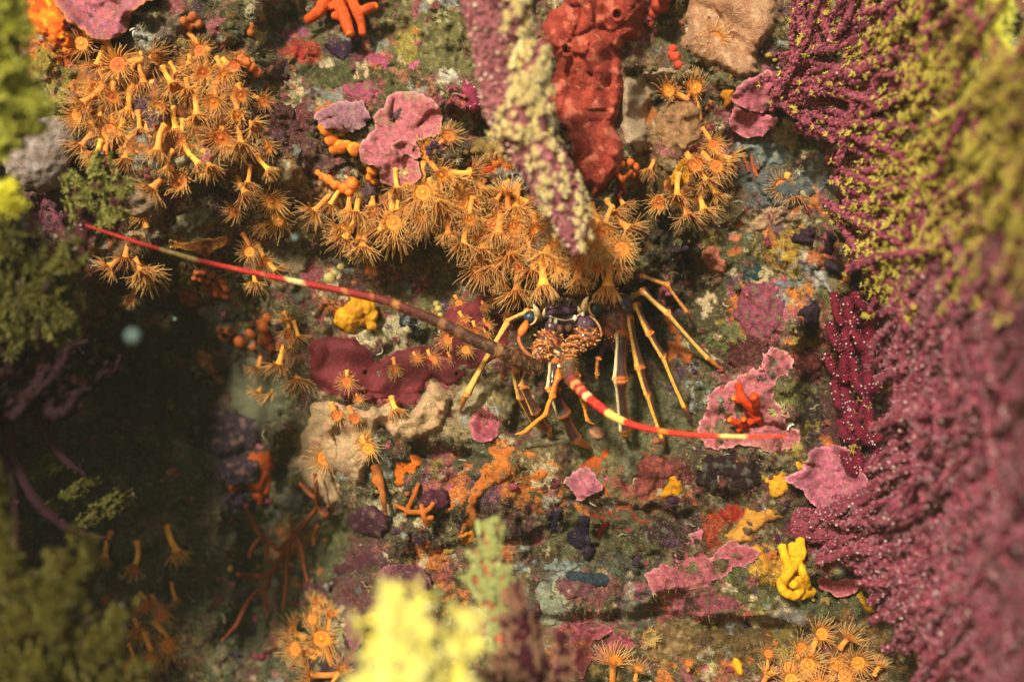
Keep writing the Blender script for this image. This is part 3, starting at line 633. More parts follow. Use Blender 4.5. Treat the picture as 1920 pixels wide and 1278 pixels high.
sponge([(735, 852), (760, 848), (785, 850), (790, 866), (784, 885), (784, 908), (762, 912), (745, 915), (736, 900), (738, 875)], lumpy(12, 10, 18, 3, 19, (), 0, 1.2), cvar('d8701c', 'cc661c', 16, 19), 'squarish bright orange sponge crust in the lower centre', 'sponge', name='orange_crust', wob=3)
sponge([(905, 862), (912, 842), (935, 832), (965, 836), (990, 845), (1030, 860), (1068, 870), (1074, 878), (1040, 877), (1000, 862), (962, 862), (965, 878), (945, 903), (912, 920), (895, 950), (892, 985), (872, 1002), (866, 1028), (855, 1032), (860, 1000), (872, 965), (878, 922), (893, 900)],
       lumpy(7, 7, 22, 5, 21, [(935, 900, 3, 4)], 4, 1.2), cvar('c4702c', 'b06228', 22, 21, None, c3='8a6038'), 'long trailing orange film sponge left of the small pink plate', 'sponge', name='orange_crust', wob=5)
sponge(ell(1012, 889, 21, 11, 12, -8), lumpy(12, 9, 20, 3, 23, [(1012, 888, 3, 6)], 0, .8), cvar('cc742c', 'c06824', 16, 23), 'small oval orange sponge with one dark pore', 'sponge', name='orange_crust', wob=2)
sponge([(1082, 880), (1100, 858), (1120, 845), (1140, 840), (1142, 862), (1128, 872), (1138, 900), (1146, 930), (1132, 940), (1125, 905), (1112, 885)], lumpy(5, 6, 20, 3, 25, (), 3, 1.2), cvar('a8501c', '9c4818', 20, 25), 'rusty orange film just below the middle lobster leg', 'sponge', name='orange_crust', wob=5)
sponge([(448, 866), (465, 845), (495, 840), (512, 860), (512, 890), (503, 935), (490, 950), (470, 930), (458, 915), (432, 925), (420, 905), (438, 900)], lumpy(18, 14, 17, 7, 27, (), 0, 1), cvar('a84c14', 'a04410', 16, 27), 'knobbly dark orange sponge hanging over the shadowed hollow', 'sponge', name='orange_sponge', wob=3)
sponge([(1238, 560), (1262, 590), (1280, 640), (1300, 662), (1296, 678), (1284, 686), (1272, 668), (1256, 684), (1246, 660), (1248, 620)], lumpy(12, 10, 24, 4, 29, (), 3, 1), cvar('b4602c', '9c5024', 20, 29), 'dull orange sponge behind the right legs of the lobster', 'sponge', name='orange_sponge', wob=4)
sponge([(50, 20), (78, -20), (110, -10), (128, 40), (138, 70), (150, 95), (128, 104), (104, 92), (86, 70), (64, 60)], lumpy(30, 14, 16, 10, 28, (), 6, 1.2), cvar('e07a14', 'd04c10', 20, 28, None, c3='e09c20'), 'fiery orange encrusting sponge at the upper left beside the large pink plate', 'sponge', name='orange_sponge', wob=5)
sponge([(1237, 928), (1250, 905), (1252, 890), (1270, 892), (1278, 905), (1280, 922), (1270, 940), (1262, 945), (1262, 930), (1248, 935)], lumpy(14, 9, 14, 5, 31), cvar('dc9a1c', 'cc8818', 14, 31), 'bright yellow sponge patch beside the dark maroon mound', 'sponge', name='yellow_crust', wob=3)
sponge([(1434, 893), (1450, 882), (1472, 880), (1478, 895), (1484, 915), (1470, 930), (1450, 935), (1436, 918)], lumpy(14, 9, 12, 5, 33, (), 3), cvar('d89c28', 'c48a24', 14, 33), 'knobbly yellow sponge left of the mauve shelf', 'sponge', name='yellow_crust', wob=5)
sponge([(1486, 868), (1500, 860), (1518, 862), (1512, 876), (1496, 882)], lumpy(10, 7, 12, 4, 34), cvar('d8a02c', 'c89028', 14, 34), 'small yellow sponge above the mauve shelf', 'sponge', name='yellow_crust', wob=3)
sponge([(1444, 845), (1458, 848), (1456, 862), (1448, 860)], lumpy(8, 5, 12, 3, 35), cvar('dca41c', 'd09818', 14, 35), 'tiny yellow sponge dot under the largest pink crust', 'sponge', name='yellow_crust', wob=2)
sponge([(1356, 1002), (1378, 985), (1395, 955), (1405, 950), (1425, 955), (1448, 950), (1475, 968), (1452, 975), (1432, 985), (1412, 1012), (1385, 1020)], lumpy(9, 8, 20, 4, 37, (), 2), cvar('cc9440', 'c08434', 18, 37), 'tan yellow sponge crust above the folded yellow sponge', 'sponge', name='yellow_crust', wob=4)
sponge([(1406, 1028), (1424, 1022), (1440, 1040), (1444, 1062), (1436, 1080), (1424, 1072), (1426, 1050)], lumpy(7, 6, 14, 4, 38, (), 2), cvar('c8902c', 'b88028', 14, 38), 'narrow flaky yellow crust left of the folded yellow sponge', 'sponge', name='yellow_crust', wob=5)
sponge(ell(1384, 1246, 11, 22, 12, -18), lumpy(18, 11, 20, 3, 39), cvar('dc9c1c', 'd09018', 14, 39), 'upright yellow oval sponge at the bottom right', 'smooth_sponge', name='yellow_sponge', wob=1.5)
sponge([(1604, 1110), (1618, 1100), (1626, 1118), (1642, 1145), (1630, 1150), (1612, 1130)], lumpy(16, 8, 14, 4, 40), cvar('dca42c', 'd09428', 14, 40), 'yellow sponge sliver at the edge of the purple sea fan', 'sponge', name='yellow_crust', wob=3)
sponge([(862, 1000), (880, 990), (892, 1000), (885, 1020), (868, 1035), (854, 1030)], lumpy(8, 7, 10, 4, 41), cvar('c8801c', 'b8741c', 12, 41), 'amber yellow crust beneath the trailing orange film', 'sponge', name='yellow_crust', wob=4)
sponge([(1252, 335), (1262, 312), (1282, 288), (1302, 290), (1316, 305), (1302, 340), (1280, 352), (1260, 350)], lumpy(18, 14, 26, 6, 43), cvar('bc8018', 'a87018', 20, 43), 'mustard yellow sponge among the right hand polyps', 'sponge', name='yellow_sponge', wob=3)
sponge([(1352, 175), (1366, 165), (1376, 172), (1372, 195), (1360, 206), (1354, 192)], lumpy(12, 7, 12, 4, 44), cvar('c07c18', 'a86a14', 12, 44), 'little amber sponge at the left of the pink shelves', 'sponge', name='yellow_crust', wob=3)
def purple(pts, label, t=16, c1='301a2c', c2='261424', wob=2):
    return sponge(pts, lumpy(t, 12, 26, 7, len(pts), (), 4, 1.0), cvar(c1, c2, 18, len(pts), None, c3='6a5048' if t > 20 else '3c2834'), label, 'sponge', name='purple_sponge', wob=wob+2.5)
purple([(1484, 602), (1495, 582), (1512, 568), (1532, 568), (1540, 590), (1536, 618), (1525, 628), (1510, 620), (1506, 596), (1490, 612)], 'glossy dark violet sponge right of the rough pink patch')
purple([(1498, 430), (1512, 422), (1528, 428), (1530, 450), (1518, 462), (1500, 458), (1488, 462), (1478, 450)], 'uppermost dark violet sponge near the white fold')
purple([(1545, 445), (1556, 430), (1566, 442), (1566, 468), (1555, 478), (1545, 468)], 'small dark violet lobe right of the uppermost violet sponge')
purple([(1548, 490), (1560, 486), (1575, 500), (1580, 518), (1568, 520), (1552, 508)], 'dark violet lobe above the white fold')
purple([(1584, 498), (1600, 488), (1610, 498), (1612, 540), (1610, 562), (1598, 568), (1590, 555), (1590, 525)], 'long dark indigo sponge at the end of the white fold', c1='221630', c2='1c1028')
purple([(1022, 978), (1030, 958), (1048, 945), (1056, 950), (1048, 990), (1038, 1002), (1026, 994)], 'small dark indigo sponge under the small pink plate', c1='241830', c2='1e1228')
purple([(1062, 1000), (1078, 985), (1082, 965), (1108, 962), (1110, 990), (1112, 1008), (1118, 1030), (1108, 1050), (1094, 1052), (1084, 1030), (1068, 1020)], 'larger dark indigo sponge beside the scarlet patch', c1='22152e', c2='1c1024')
purple([(610, 78), (640, 74), (680, 76), (666, 102), (642, 112), (618, 100)], 'dark plum sponge below the red branching sponge at the top', c1='341a34', c2='28142c')
purple(ell(692, 977, 42, 31, 14, 8), 'dull mauve egg shaped sponge with a pale tip', 30, '4c2834', '42222e')
purple(ell(815, 940, 34, 24, 14, -10), 'dark rose oval sponge under the bright orange square', 24, '4a1c30', '42182a')
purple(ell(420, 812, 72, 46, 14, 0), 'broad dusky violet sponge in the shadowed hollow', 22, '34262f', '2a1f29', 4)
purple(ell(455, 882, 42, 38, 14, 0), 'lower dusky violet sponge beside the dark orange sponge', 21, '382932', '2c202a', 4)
sponge([(1108, 967), (1120, 962), (1136, 970), (1142, 985), (1130, 1002), (1115, 1012), (1106, 990)], lumpy(6, 6, 12, 3, 51), cvar('c42c14', 'a82412', 12, 51), 'scarlet sponge patch beside the indigo sponge', 'sponge', name='red_crust', wob=4)
sponge([(1352, 952), (1375, 945), (1398, 952), (1392, 968), (1376, 980), (1356, 972)], lumpy(6, 6, 12, 3, 52), cvar('a02c14', '8c2412', 12, 52), 'brick red sponge patch below the dark maroon mound', 'sponge', name='red_crust', wob=4)
sponge(ell(914, 322, 16, 15), lumpy(12, 9, 14, 3, 53), cvar('d0541c', 'c04a18', 12, 53), 'round vermilion sponge among the upper central polyps', 'sponge', name='red_crust', wob=2)
sponge([(540, 82), (560, 72), (590, 78), (596, 100), (572, 112), (552, 108)], lumpy(5, 6, 14, 3, 54), cvar('982c22', '84261e', 12, 54), 'dark red crust left of the plum sponge', 'sponge', name='red_crust', wob=4)
sponge(ell(1365, 890, 66, 43, 14, 4), lumpy(16, 26, 18, 7, 55, (), 4, 2.2), cvar('2c1016', '22100f', 20, 55, None, c3='55524a'), 'dark maroon rounded mound of crusty algae at the lower right', 'pitted_sponge', name='maroon_mound', cat='algae', wob=6)
sponge([(1525, 510), (1545, 508), (1556, 530), (1580, 540), (1592, 550), (1584, 555), (1560, 552), (1545, 540)], lumpy(10, 7, 16, 5, 57, (), 3), cvar('a8a49c', '8c8c86', 14, 57), 'white wrinkled sponge fold between the violet sponges', 'sponge', name='white_sponge', wob=3)
sponge([(1440, 524), (1470, 528), (1490, 518), (1500, 500), (1512, 502), (1508, 525), (1490, 540), (1465, 540)], lumpy(7, 6, 16, 3, 58), cvar('68787c', '586468', 14, 58), 'blue grey curved sponge ridge left of the white fold', 'sponge', name='grey_sponge', wob=3)
sponge([(1020, 1062), (1040, 1048), (1062, 1050), (1085, 1058), (1078, 1072), (1050, 1074), (1034, 1070)], lumpy(8, 7, 14, 4, 59, [(1072, 1058, 4, 6)]), cvar('788486', '6a6c60', 12, 59), 'pale blue grey sponge under the indigo sponges', 'sponge', name='grey_sponge', wob=4)
sponge([(1002, 1100), (1025, 1090), (1045, 1105), (1060, 1130), (1075, 1150), (1062, 1172), (1035, 1178), (1010, 1168), (998, 1140)], lumpy(12, 12, 22, 6, 60, [(1045, 1168, 5, 7)], 3, 1.5), cvar('8a8c78', '70745e', 20, 60), 'pale greenish grey sponge near the bottom centre', 'pitted_sponge', name='grey_sponge', wob=6)
sponge([(425, 700), (445, 675), (478, 668), (510, 690), (540, 720), (545, 760), (520, 790), (470, 790), (435, 760)], lumpy(34, 26, 60, 10, 61, (), 3, 1.2), cvar('66644c', '5a5a46', 34, 61), 'dim grey green sponge mound left of the maroon sponge', 'sponge', name='grey_sponge', wob=4)
sponge([(315, 450), (345, 456), (372, 448), (400, 446), (426, 444), (420, 462), (400, 472), (385, 482), (358, 470), (330, 468)], plate_h(20, (0, 0), 5, 12), cvar('7a3c1c', '8c5420', 20, 62, 'a87424', 3), 'rusty brown ear shaped sponge above the long antenna', 'sponge', name='brown_sponge', wob=4)
sponge([(215, 360), (250, 352), (285, 365), (305, 385), (310, 410), (290, 418), (262, 412), (240, 430), (222, 405)], lumpy(18, 12, 40, 8, 63, (), 8, 1.2), cvar('9c8068', '84705c', 22, 63), 'cream frilled sponge below the upper left polyps', 'pitted_sponge', name='cream_sponge', wob=5)
sponge([(312, 430), (330, 405), (360, 392), (385, 372), (402, 385), (395, 415), (372, 432), (340, 446)], lumpy(16, 10, 34, 8, 64, (), 8, 1.2), cvar('8c8468', '746c54', 22, 64), 'greyish lobed sponge above the rusty brown sponge', 'pitted_sponge', name='cream_sponge', wob=5)
sponge([(1395, 430), (1430, 415), (1460, 398), (1495, 396), (1500, 408), (1475, 418), (1440, 428), (1410, 440)], lumpy(10, 7, 20, 4, 65, (), 3), cvar('b08c6c', '9c7c5c', 18, 65), 'narrow beige ridge sponge left of the sea fan', 'pitted_sponge', name='cream_sponge', wob=4)
sponge([(845, 765), (870, 720), (895, 712), (912, 740), (905, 768), (880, 778), (862, 792)], lumpy(10, 12, 30, 7, 66, (), 5, 1.4), cvar('b09c78', '948464', 20, 66), 'dusty beige sponge behind the leftmost lobster leg', 'pitted_sponge', name='cream_sponge', wob=5)
sponge([(480, 340), (490, 300), (520, 290), (560, 300), (575, 330), (560, 356), (525, 350), (500, 362)], lumpy(20, 16, 22, 9, 67, (), 4, 1.6), cvar('8c7c5c', '8a6434', 20, 67, None, c3='a0a090'), 'warty cream lump between the two upper polyp colonies', 'pitted_sponge', name='cream_sponge', wob=4)

# lumps made of overlapping balls or rods, fused
def fused(name, pieces, label, cat, m, c1, c2, voxel=2.0, sm=3, bump=1.5, group=None, cfun=None, seed=0):
    """pieces: ('b', x, y, h, r[, rz]) balls or ('t', pts, r) rods, on the wall grid"""
    A = Acc()
    for p in pieces:
        if p[0] == 'b':
            x, y, h, r = p[1:5]; f = (D-h)/D*K
            V, F, n = sph(wpt(x, y, h), np.array([r, (p[5] if len(p) > 5 else r), r])*f, 16, 9); acc_multi(A, V, F, 0.5)
        else:
            V, F, n, t = tube(p[1], p[2], sides=12); acc_multi(A, V, F, 0.5)
    V, F, _ = A.get(); V, F, N_ = remesh(V, F, voxel*K, sm)
    u = V/K
    V = V+N_*((noise(u[:, 0]+.5*u[:, 1], u[:, 2], 12, 70+seed)*bump+noise(u[:, 0]-.5*u[:, 1], u[:, 2], 5, 71+seed)*bump*.4)*K)[:, None]
    m1 = sstep(-.3, .3, fbm(u[:, 0]+u[:, 1]*.5, u[:, 2]-u[:, 1]*.3, 20, 3, 72+seed))[:, None]
    C = S(c1)*(1-m1)+S(c2)*m1
    if cfun: C = cfun(u, C)
    return solo(name, V, F, C, m, label, cat, group)
def hw(x, y, up): return Hb1(x, y)+up
def rods(lst, r, up=10):
    return [('t', [(x, y, hw(x, y, up+(k[2] if len(k) > 2 else 0))) for k in q for x, y in [k[:2]]], r) for q in lst]
hh = hw(670, 590, 0)
fused('yellow_sponge', [('b', 652, 596, hh+16, 24), ('b', 668, 578, hh+22, 22), ('b', 688, 576, hh+22, 17), ('b', 640, 600, hh+14, 15), ('b', 655, 610, hh+14, 14), ('b', 697, 592, hh+20, 13), ('b', 697, 610, hh+20, 11), ('b', 675, 595, hh+10, 18), ('b', 665, 562, hh+15, 12)],
      'plump mustard yellow sponge under the long antenna', 'sponge', 'smooth_sponge', 'c48c14', 'b47c10', 2.2, 4, 2.2)
fused('yellow_sponge', rods([[(1466, 1022, 6), (1472, 1045), (1478, 1066), (1466, 1090, 2)], [(1500, 1010, 8), (1503, 1035, 4), (1496, 1052, 8), (1478, 1075, 12), (1468, 1092)], [(1485, 1018), (1487, 1040)], [(1496, 1052, 4), (1506, 1075, 4), (1513, 1098)],
                            [(1462, 1088), (1470, 1108, 2), (1490, 1116, 2), (1500, 1102, 4), (1486, 1094, 2)], [(1502, 1116), (1524, 1108)], [(1478, 1085, -8), (1500, 1088, -8)]], 8.6, 34)+[('b', 1488, 1066, hw(1488, 1066, 4), 24, 18), ('b', 1490, 1098, hw(1490, 1098, 4), 22, 18)],
      'folded yellow sponge like twisted fingers at the lower right', 'sponge', 'smooth_sponge', 'd8a018', 'cc9414', 1.6, 1, 1.0)
fused('grey_tunicate', [('b', 70, 300, 130, 62, 50), ('b', 100, 265, 125, 48, 40), ('b', 60, 255, 120, 36, 40)], 'smooth pale grey mound behind the yellow green branch at the left edge', 'sponge', 'smooth_sponge', '8a7c78', '746458', 4, 6, 3)
def balls(lst, up, label, m='tunicate', c1='cc7420', c2='b85c18', name='orange_tunicate', group=None, voxel=1.8, disc=None, seed=0):
    pc = []
    for x, y, r in lst: pc.append(('b', x, y, hw(x, y, up+r*.4), r))
    def cf(u, C):
        if disc is None: return C
        for x, y, r in lst:
            c = wpt(x, y, hw(x, y, up+r*1.4))/K; d = np.linalg.norm(u-c, axis=1)
            mm = sstep(r*.75, r*.55, d)[:, None]; C = C*(1-mm)+S(disc)*mm
        return C
    return fused(name, pc, label, 'sea squirt', m, c1, c2, voxel, 1, .7, group, cf, seed)
balls([(612, 243, 13), (622, 262, 14), (640, 275, 14), (627, 280, 11), (665, 280, 14), (652, 272, 10), (603, 238, 8)], 12, 'cluster of bright orange balls below the greyish mauve plate', c1='e0901c', c2='d8801c', disc='c8641a')
balls([(596, 324, 7), (606, 331, 9), (617, 338, 10), (630, 346, 11), (643, 352, 11), (660, 345, 14), (655, 360, 9), (668, 352, 9)], 10, 'slanting row of orange beads left of the lobed pink plate', c1='d8741c', c2='d0601c', disc='d87c24', seed=1)
balls([(699, 318, 12), (694, 332, 9), (702, 340, 7)], 10, 'small orange lump at the left edge of the lobed pink plate', c1='d8881c', c2='c8701c', seed=2)
balls([(382, 508, 9), (395, 513, 9), (409, 518, 9), (388, 525, 9), (402, 532, 10), (418, 530, 9), (426, 540, 9), (408, 547, 11), (390, 540, 9), (375, 522, 8), (424, 553, 9), (370, 510, 8), (365, 520, 7)], 12, 'bunch of orange balls just below the red antenna', c1='b45a20', c2='a04c1c', seed=3)
balls([(350, 548, 9), (362, 556, 10), (345, 562, 9), (358, 568, 8), (340, 553, 7)], 10, 'dim rust balls left of the orange bunch', c1='8c4818', c2='7a3c14', seed=4)
balls([(421, 628, 13), (415, 618, 9), (432, 620, 10)], 16, 'single orange squirt with a dark opening in the left hollow', c1='a85418', c2='984814', disc='1c0e08', seed=5)
balls([(495, 612, 14), (502, 596, 10), (488, 606, 9), (500, 634, 14), (508, 650, 11), (492, 640, 10), (472, 625, 12), (450, 640, 12), (475, 650, 8)], 12, 'heap of orange balls left of the maroon sponge', c1='b05c18', c2='984814', seed=6)
balls([(380, 662, 10), (392, 668, 10), (385, 680, 11), (398, 690, 11), (408, 702, 10), (414, 712, 8), (375, 670, 8)], 12, 'peach coloured drooping squirt at the edge of the dark hollow', c1='b06c40', c2='98582c', seed=7)
balls([(1152, 316, 10), (1165, 308, 8), (1180, 305, 9), (1190, 315, 10), (1185, 328, 8)], 16, 'orange lobes at the foot of the red sponge', c1='c8601c', c2='b8541c', seed=8)
balls([(1262, 92, 9), (1266, 108, 11), (1272, 122, 9), (1258, 102, 7)], 10, 'coral red lobes above the cream sponge', c1='b83c24', c2='a03420', seed=9)
balls([(1238, 8, 18), (1225, 25, 12), (1218, 45, 8), (1248, -12, 18)], 16, 'dark orange red lobes at the top right of the red sponge', c1='a0381c', c2='8c3018', seed=10)
balls([(345, 40, 9), (362, 32, 10), (372, 45, 9), (355, 50, 8)], 14, 'small dusky orange tuft at the top left', c1='a85a20', c2='90481c', seed=11)
balls([(452, 112, 9), (462, 118, 10), (472, 126, 10), (482, 136, 10)], 30, 'orange finger shaped squirt right of the upper left polyps', c1='cc6c28', c2='bc5c20', seed=12)
balls([(470, 50, 8), (470, 62, 8)], 20, 'tiny orange peg in the dark gap at the top left', c1='a85c20', c2='98501c', seed=13)
balls([(640, 500, 8), (618, 522, 12), (628, 514, 9)], 8, 'pale yellow lump above the antenna', c1='a8985c', c2='988850', seed=14)
balls([(818, 570, 7), (822, 580, 8), (825, 592, 7), (827, 604, 6)], 8, 'pale yellow knobbly stub at the end of the dark cleft', c1='a89c54', c2='98884c', seed=15)
fused('black_sea_squirt', [('b', 765, 605, hw(765, 605, 4), 18), ('b', 790, 612, hw(790, 612, 4), 16), ('b', 776, 622, hw(776, 622, 2), 16)], 'glossy blue black squirt in the cleft right of the yellow sponge', 'sea squirt', 'eye', '0c1014', '1a2024', 2.2, 3, 3)

# branching finger sponges
def fingers(name, lst, label, c1, c2, up, voxel=1.6, m='smooth_sponge', cat='sponge', tips=None, group=None, sm=2):
    pc = []
    for q, r in lst:
        pts = [(k[0], k[1], Hb1(k[0], k[1])+up+(k[2] if len(k) > 2 else 0)) for k in q]; pc.append(('t', pts, r))
    def cf(u, C):
        for tx, ty, th, r in (tips or ()):
            c = wpt(tx, ty, Hb1(tx, ty)+up+th)/K; mm = sstep(r, r*.7, np.linalg.norm(u-c, axis=1))[:, None]; C = C*(1-mm)+S('e87a28')*mm
        return C
    return fused(name, pc, label, cat, m, c1, c2, voxel, sm, .7, group, cf, len(lst))
fingers('red_finger_sponge', [([(1384, 722, 30), (1390, 742, 26), (1404, 762, 18), (1416, 772, 2)], [7, 7.5, 8, 8]), ([(1374, 745, 34), (1392, 752, 22)], [7, 6]), ([(1413, 742, 44), (1418, 760, 26), (1412, 772, 4)], [9, 9, 8]), ([(1404, 766, 12), (1420, 785, 8), (1428, 792, 0)], [8, 7, 6]),
        ([(1366, 786, 40), (1380, 792, 22), (1392, 800, 4)], [6.5, 6, 6]), ([(1394, 785, 34), (1396, 798, 4)], [6.5, 6]), ([(1383, 808, 12), (1398, 796, 4), (1425, 780, 12)], [5, 6, 8])],
        'branching red orange finger sponge standing on the largest pink crust', 'c83c0c', 'b8340a', 8, tips=[(1374, 745, 40, 6), (1413, 742, 54, 8), (1366, 786, 46, 6), (1394, 785, 40, 6)])
fingers('red_branching_sponge', [([(612, -20, 20), (606, 8, 30), (595, 25, 34), (576, 38, 34)], [14, 12, 11, 9]), ([(636, 8, 24), (646, 32, 34), (652, 52, 38), (658, 66, 38)], [12, 12, 11, 9]), ([(660, 0, 24), (672, 28, 34), (678, 48, 36), (680, 66, 34)], [11, 10, 8, 7]),
        ([(672, 26, 34), (690, 16, 38), (706, 12, 40)], [9, 9, 8]), ([(618, -20, 14), (650, -10, 16), (690, -30, 16)], [18, 18, 14]), ([(625, 30, 32), (646, 33, 32)], [8, 9]), ([(592, -20, 20), (618, 12, 26), (634, 6, 26)], [9, 9, 9])],
        'thick branching orange red sponge at the top left of centre', 'c44c14', 'b04410', 22, tips=[(704, 12, 46, 6), (656, 64, 44, 7)])
fingers('orange_branching_bryozoan', [([(554, 998), (568, 985), (582, 968), (595, 948), (593, 918), (591, 888)], [5, 5, 5, 5, 4.5, 4]), ([(562, 905), (575, 920), (590, 932)], [4, 4.5, 4.5]), ([(597, 945), (604, 962), (616, 965), (615, 948)], [4.5, 4.5, 4, 3.5]),
        ([(554, 998), (541, 1020), (522, 1052), (504, 1076), (476, 1080), (446, 1076)], [5.5, 6, 6, 5.5, 5, 4.5]), ([(508, 1072), (500, 1098), (497, 1124), (502, 1156)], [5, 4.5, 4, 3]), ([(541, 1022), (538, 1060), (536, 1100), (530, 1144)], [4.5, 4, 4, 3]),
        ([(556, 1000), (566, 1030), (570, 1060), (577, 1090)], [5, 4.5, 4, 3]), ([(552, 1002), (526, 1028), (505, 1015), (486, 1000), (474, 975), (462, 948)], [5, 5, 4.5, 4.5, 4, 3.5]), ([(490, 1004), (474, 1025), (466, 1045)], [4, 4, 3]), ([(455, 1147), (440, 1175), (417, 1200)], [4.5, 4, 3]),
        ([(455, 1147), (470, 1120), (497, 1100)], [4.5, 4.5, 4]), ([(596, 985), (590, 1005), (588, 1022)], [4, 4.5, 3.5]), ([(505, 1015), (500, 1040), (512, 1060)], [4, 3.5, 3.5]), ([(548, 1000), (545, 965)], [3.5, 3])],
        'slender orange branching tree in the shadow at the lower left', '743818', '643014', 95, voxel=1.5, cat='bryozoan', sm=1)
fingers('orange_branching_bryozoan', [([(704, 872, 8), (712, 900, 18), (718, 930, 20), (722, 960, 16), (722, 978, 10)], [11, 8, 6, 4, 4]), ([(700, 870, 2), (702, 900, 10), (706, 912, 10)], [5, 4, 3])], 'drooping brown orange stalk over the mauve egg shaped sponge', '8c4c18', '9c5a1c', 10)
fingers('orange_branching_bryozoan', [([(785, 905, 4), (776, 930, 10), (766, 950, 10), (760, 965, 4)], [4, 5, 5, 4]), ([(790, 945, 18), (794, 965, 20), (800, 985, 18)], [5, 6, 5]), ([(795, 960, 18), (808, 950, 22), (812, 942, 24)], [5, 5, 5]), ([(798, 972, 18), (812, 970, 22)], [5, 5]), ([(766, 960, 8), (790, 960, 14)], [5, 5]), ([(740, 945, 6), (765, 958, 8)], [4, 4])],
        'knobbly orange branches in front of the dark rose sponge', '9c5018', 'a85c1c', 14)
fingers('orange_branching_bryozoan', [([(1150, 318, 4), (1166, 338, 14), (1172, 362, 10)], [5, 5, 4]), ([(1168, 335, 12), (1184, 322, 16)], [5, 5])], 'short orange twigs below the red sponge', 'b4581c', 'a85018', 8)
for q, lb in (([[1393, 292], [1400, 308], [1404, 322]], 'left'), ([[1410, 290], [1412, 312], [1420, 332]], 'middle'), ([[1424, 300], [1420, 318]], 'right')):
    fingers('thin_finger_sponge', [([(x, y, 4+4*i) for i, (x, y) in enumerate(q)], 4)], lb+' one of three thin rusty fingers left of the sea fan', '8c4420', '7a3c1c', 8, group='thin rusty fingers')

# rough crusts that fill the rock between the larger bodies
def rough(pts, c1, c2, c3, label, t=5, cell=20, amp=4, name='rough_crust', cat='crust', m='coralline', wob=7):
    return sponge(pts, lumpy(t, 8, cell, amp, 80+len(label), (), 3, 1.8), cvar(c1, c2, 16, len(label), None, c3=c3), label, m, name=name, cat=cat, wob=wob, base=lambda x, y: Hbase(x, y)+.7*Hdet(x, y))
rough(ell(1424, 582, 50, 58), '8c4256', '74384c', '6a5a44', 'rough purplish pink crust left of the dark violet sponge')
rough([(1190, 900), (1200, 862), (1235, 850), (1275, 870), (1290, 885), (1262, 896), (1235, 905), (1225, 935), (1200, 940), (1185, 925)], '7c3c3c', '68302e', '9c4a2c', 'brick pink crust surrounding the bright yellow sponge patch')
rough(ell(1205, 1150, 44, 34), '6a6a54', '54523c', '7a4a44', 'drab grey olive crust at the bottom right of centre')
rough([(1300, 1120), (1340, 1108), (1380, 1120), (1395, 1145), (1360, 1160), (1320, 1150)], '8c4450', '743844', '5c5438', 'patchy rose crust below the spreading pink crust')
rough([(1230, 1180), (1260, 1165), (1285, 1185), (1280, 1225), (1250, 1240), (1225, 1220)], '8c7048', '6c5434', '9c8460', 'tan warty crust at the bottom right of centre', amp=7)
rough([(1450, 1150), (1490, 1140), (1520, 1160), (1510, 1195), (1470, 1200), (1448, 1180)], '74706a', '5c5850', '8a5440', 'ash grey crust above the bottom right colony')
rough([(620, 1060), (660, 1035), (700, 1030), (715, 1050), (680, 1075), (640, 1085)], '5a2c38', '48222c', '6a4a3c', 'dark wine crust above the dusky mauve plate')
rough([(1040, 1080), (1080, 1085), (1130, 1100), (1140, 1125), (1100, 1130), (1060, 1118)], '744048', '5c3438', '5c4c3c', 'dull rose crust below the slate blue sponge')
rough([(1150, 960), (1190, 950), (1220, 965), (1215, 990), (1180, 1000), (1155, 985)], '5a5840', '48462e', '8a3428', 'olive crust dotted red right of the scarlet patch')
rough([(1200, 995), (1235, 975), (1265, 985), (1280, 1010), (1250, 1030), (1215, 1025)], '2c181a', '3a2420', '5c5848', 'blackish maroon crust left of the spreading pink crust')
rough([(900, 990), (940, 965), (1000, 960), (1020, 985), (1000, 1010), (950, 1020), (915, 1012)], '4c3028', '3c2420', '6c5c44', 'dark brown crust under the trailing orange film')
rough([(1160, 860), (1175, 830), (1200, 840), (1200, 875), (1180, 910), (1160, 900)], '76745a', '625f44', '8c8468', 'sandy grey crust right of the rusty film', m='pitted_sponge')
rough([(1240, 200), (1275, 185), (1310, 200), (1320, 240), (1290, 280), (1250, 275), (1228, 240)], '9c7450', '84603c', 'a8805c', 'pinkish tan crust under the pair of polyps', t=8, m='pitted_sponge')
rough([(1395, 275), (1430, 262), (1470, 275), (1490, 300), (1450, 315), (1410, 305)], '76827e', '606c6c', '8a8c7c', 'pale blue grey film below the pink shelves', m='sponge')
rough([(1420, 330), (1460, 320), (1510, 330), (1530, 365), (1490, 390), (1440, 380)], '4c5256', '3e4448', '6c6c5c', 'slate grey film behind the paired polyps', m='sponge')
rough([(1360, 640), (1400, 625), (1440, 640), (1430, 675), (1395, 690), (1362, 675)], '4c1c1e', '3e1618', '64302a', 'dark blood red crust above the largest pink crust')
rough([(1495, 660), (1530, 650), (1545, 690), (1530, 720), (1500, 715), (1488, 690)], '56161a', '441214', '6a2420', 'deep red crust left of the crimson branches')
rough([(450, 205), (500, 190), (550, 200), (560, 240), (520, 275), (470, 270), (450, 240)], '4c2024', '3c1a1c', '5c4034', 'dark maroon crust right of the upper left colony', amp=6)
rough([(575, 260), (620, 300), (640, 315), (610, 320), (580, 345), (560, 300)], '5c3430', '48282a', '6c5840', 'reddish brown crust between the two rows of orange balls')
rough([(780, 30), (820, 10), (870, 30), (870, 80), (850, 130), (810, 120), (785, 80)], '6c6438', '565030', '8a8058', 'mustard grey turf crust left of the thick centre branch', amp=7, m='pitted_sponge')
rough([(560, 130), (600, 118), (650, 125), (690, 150), (650, 162), (600, 160)], '4c4c26', '3c3c20', '64603a', 'olive turf crust below the plum sponge', m='pitted_sponge')
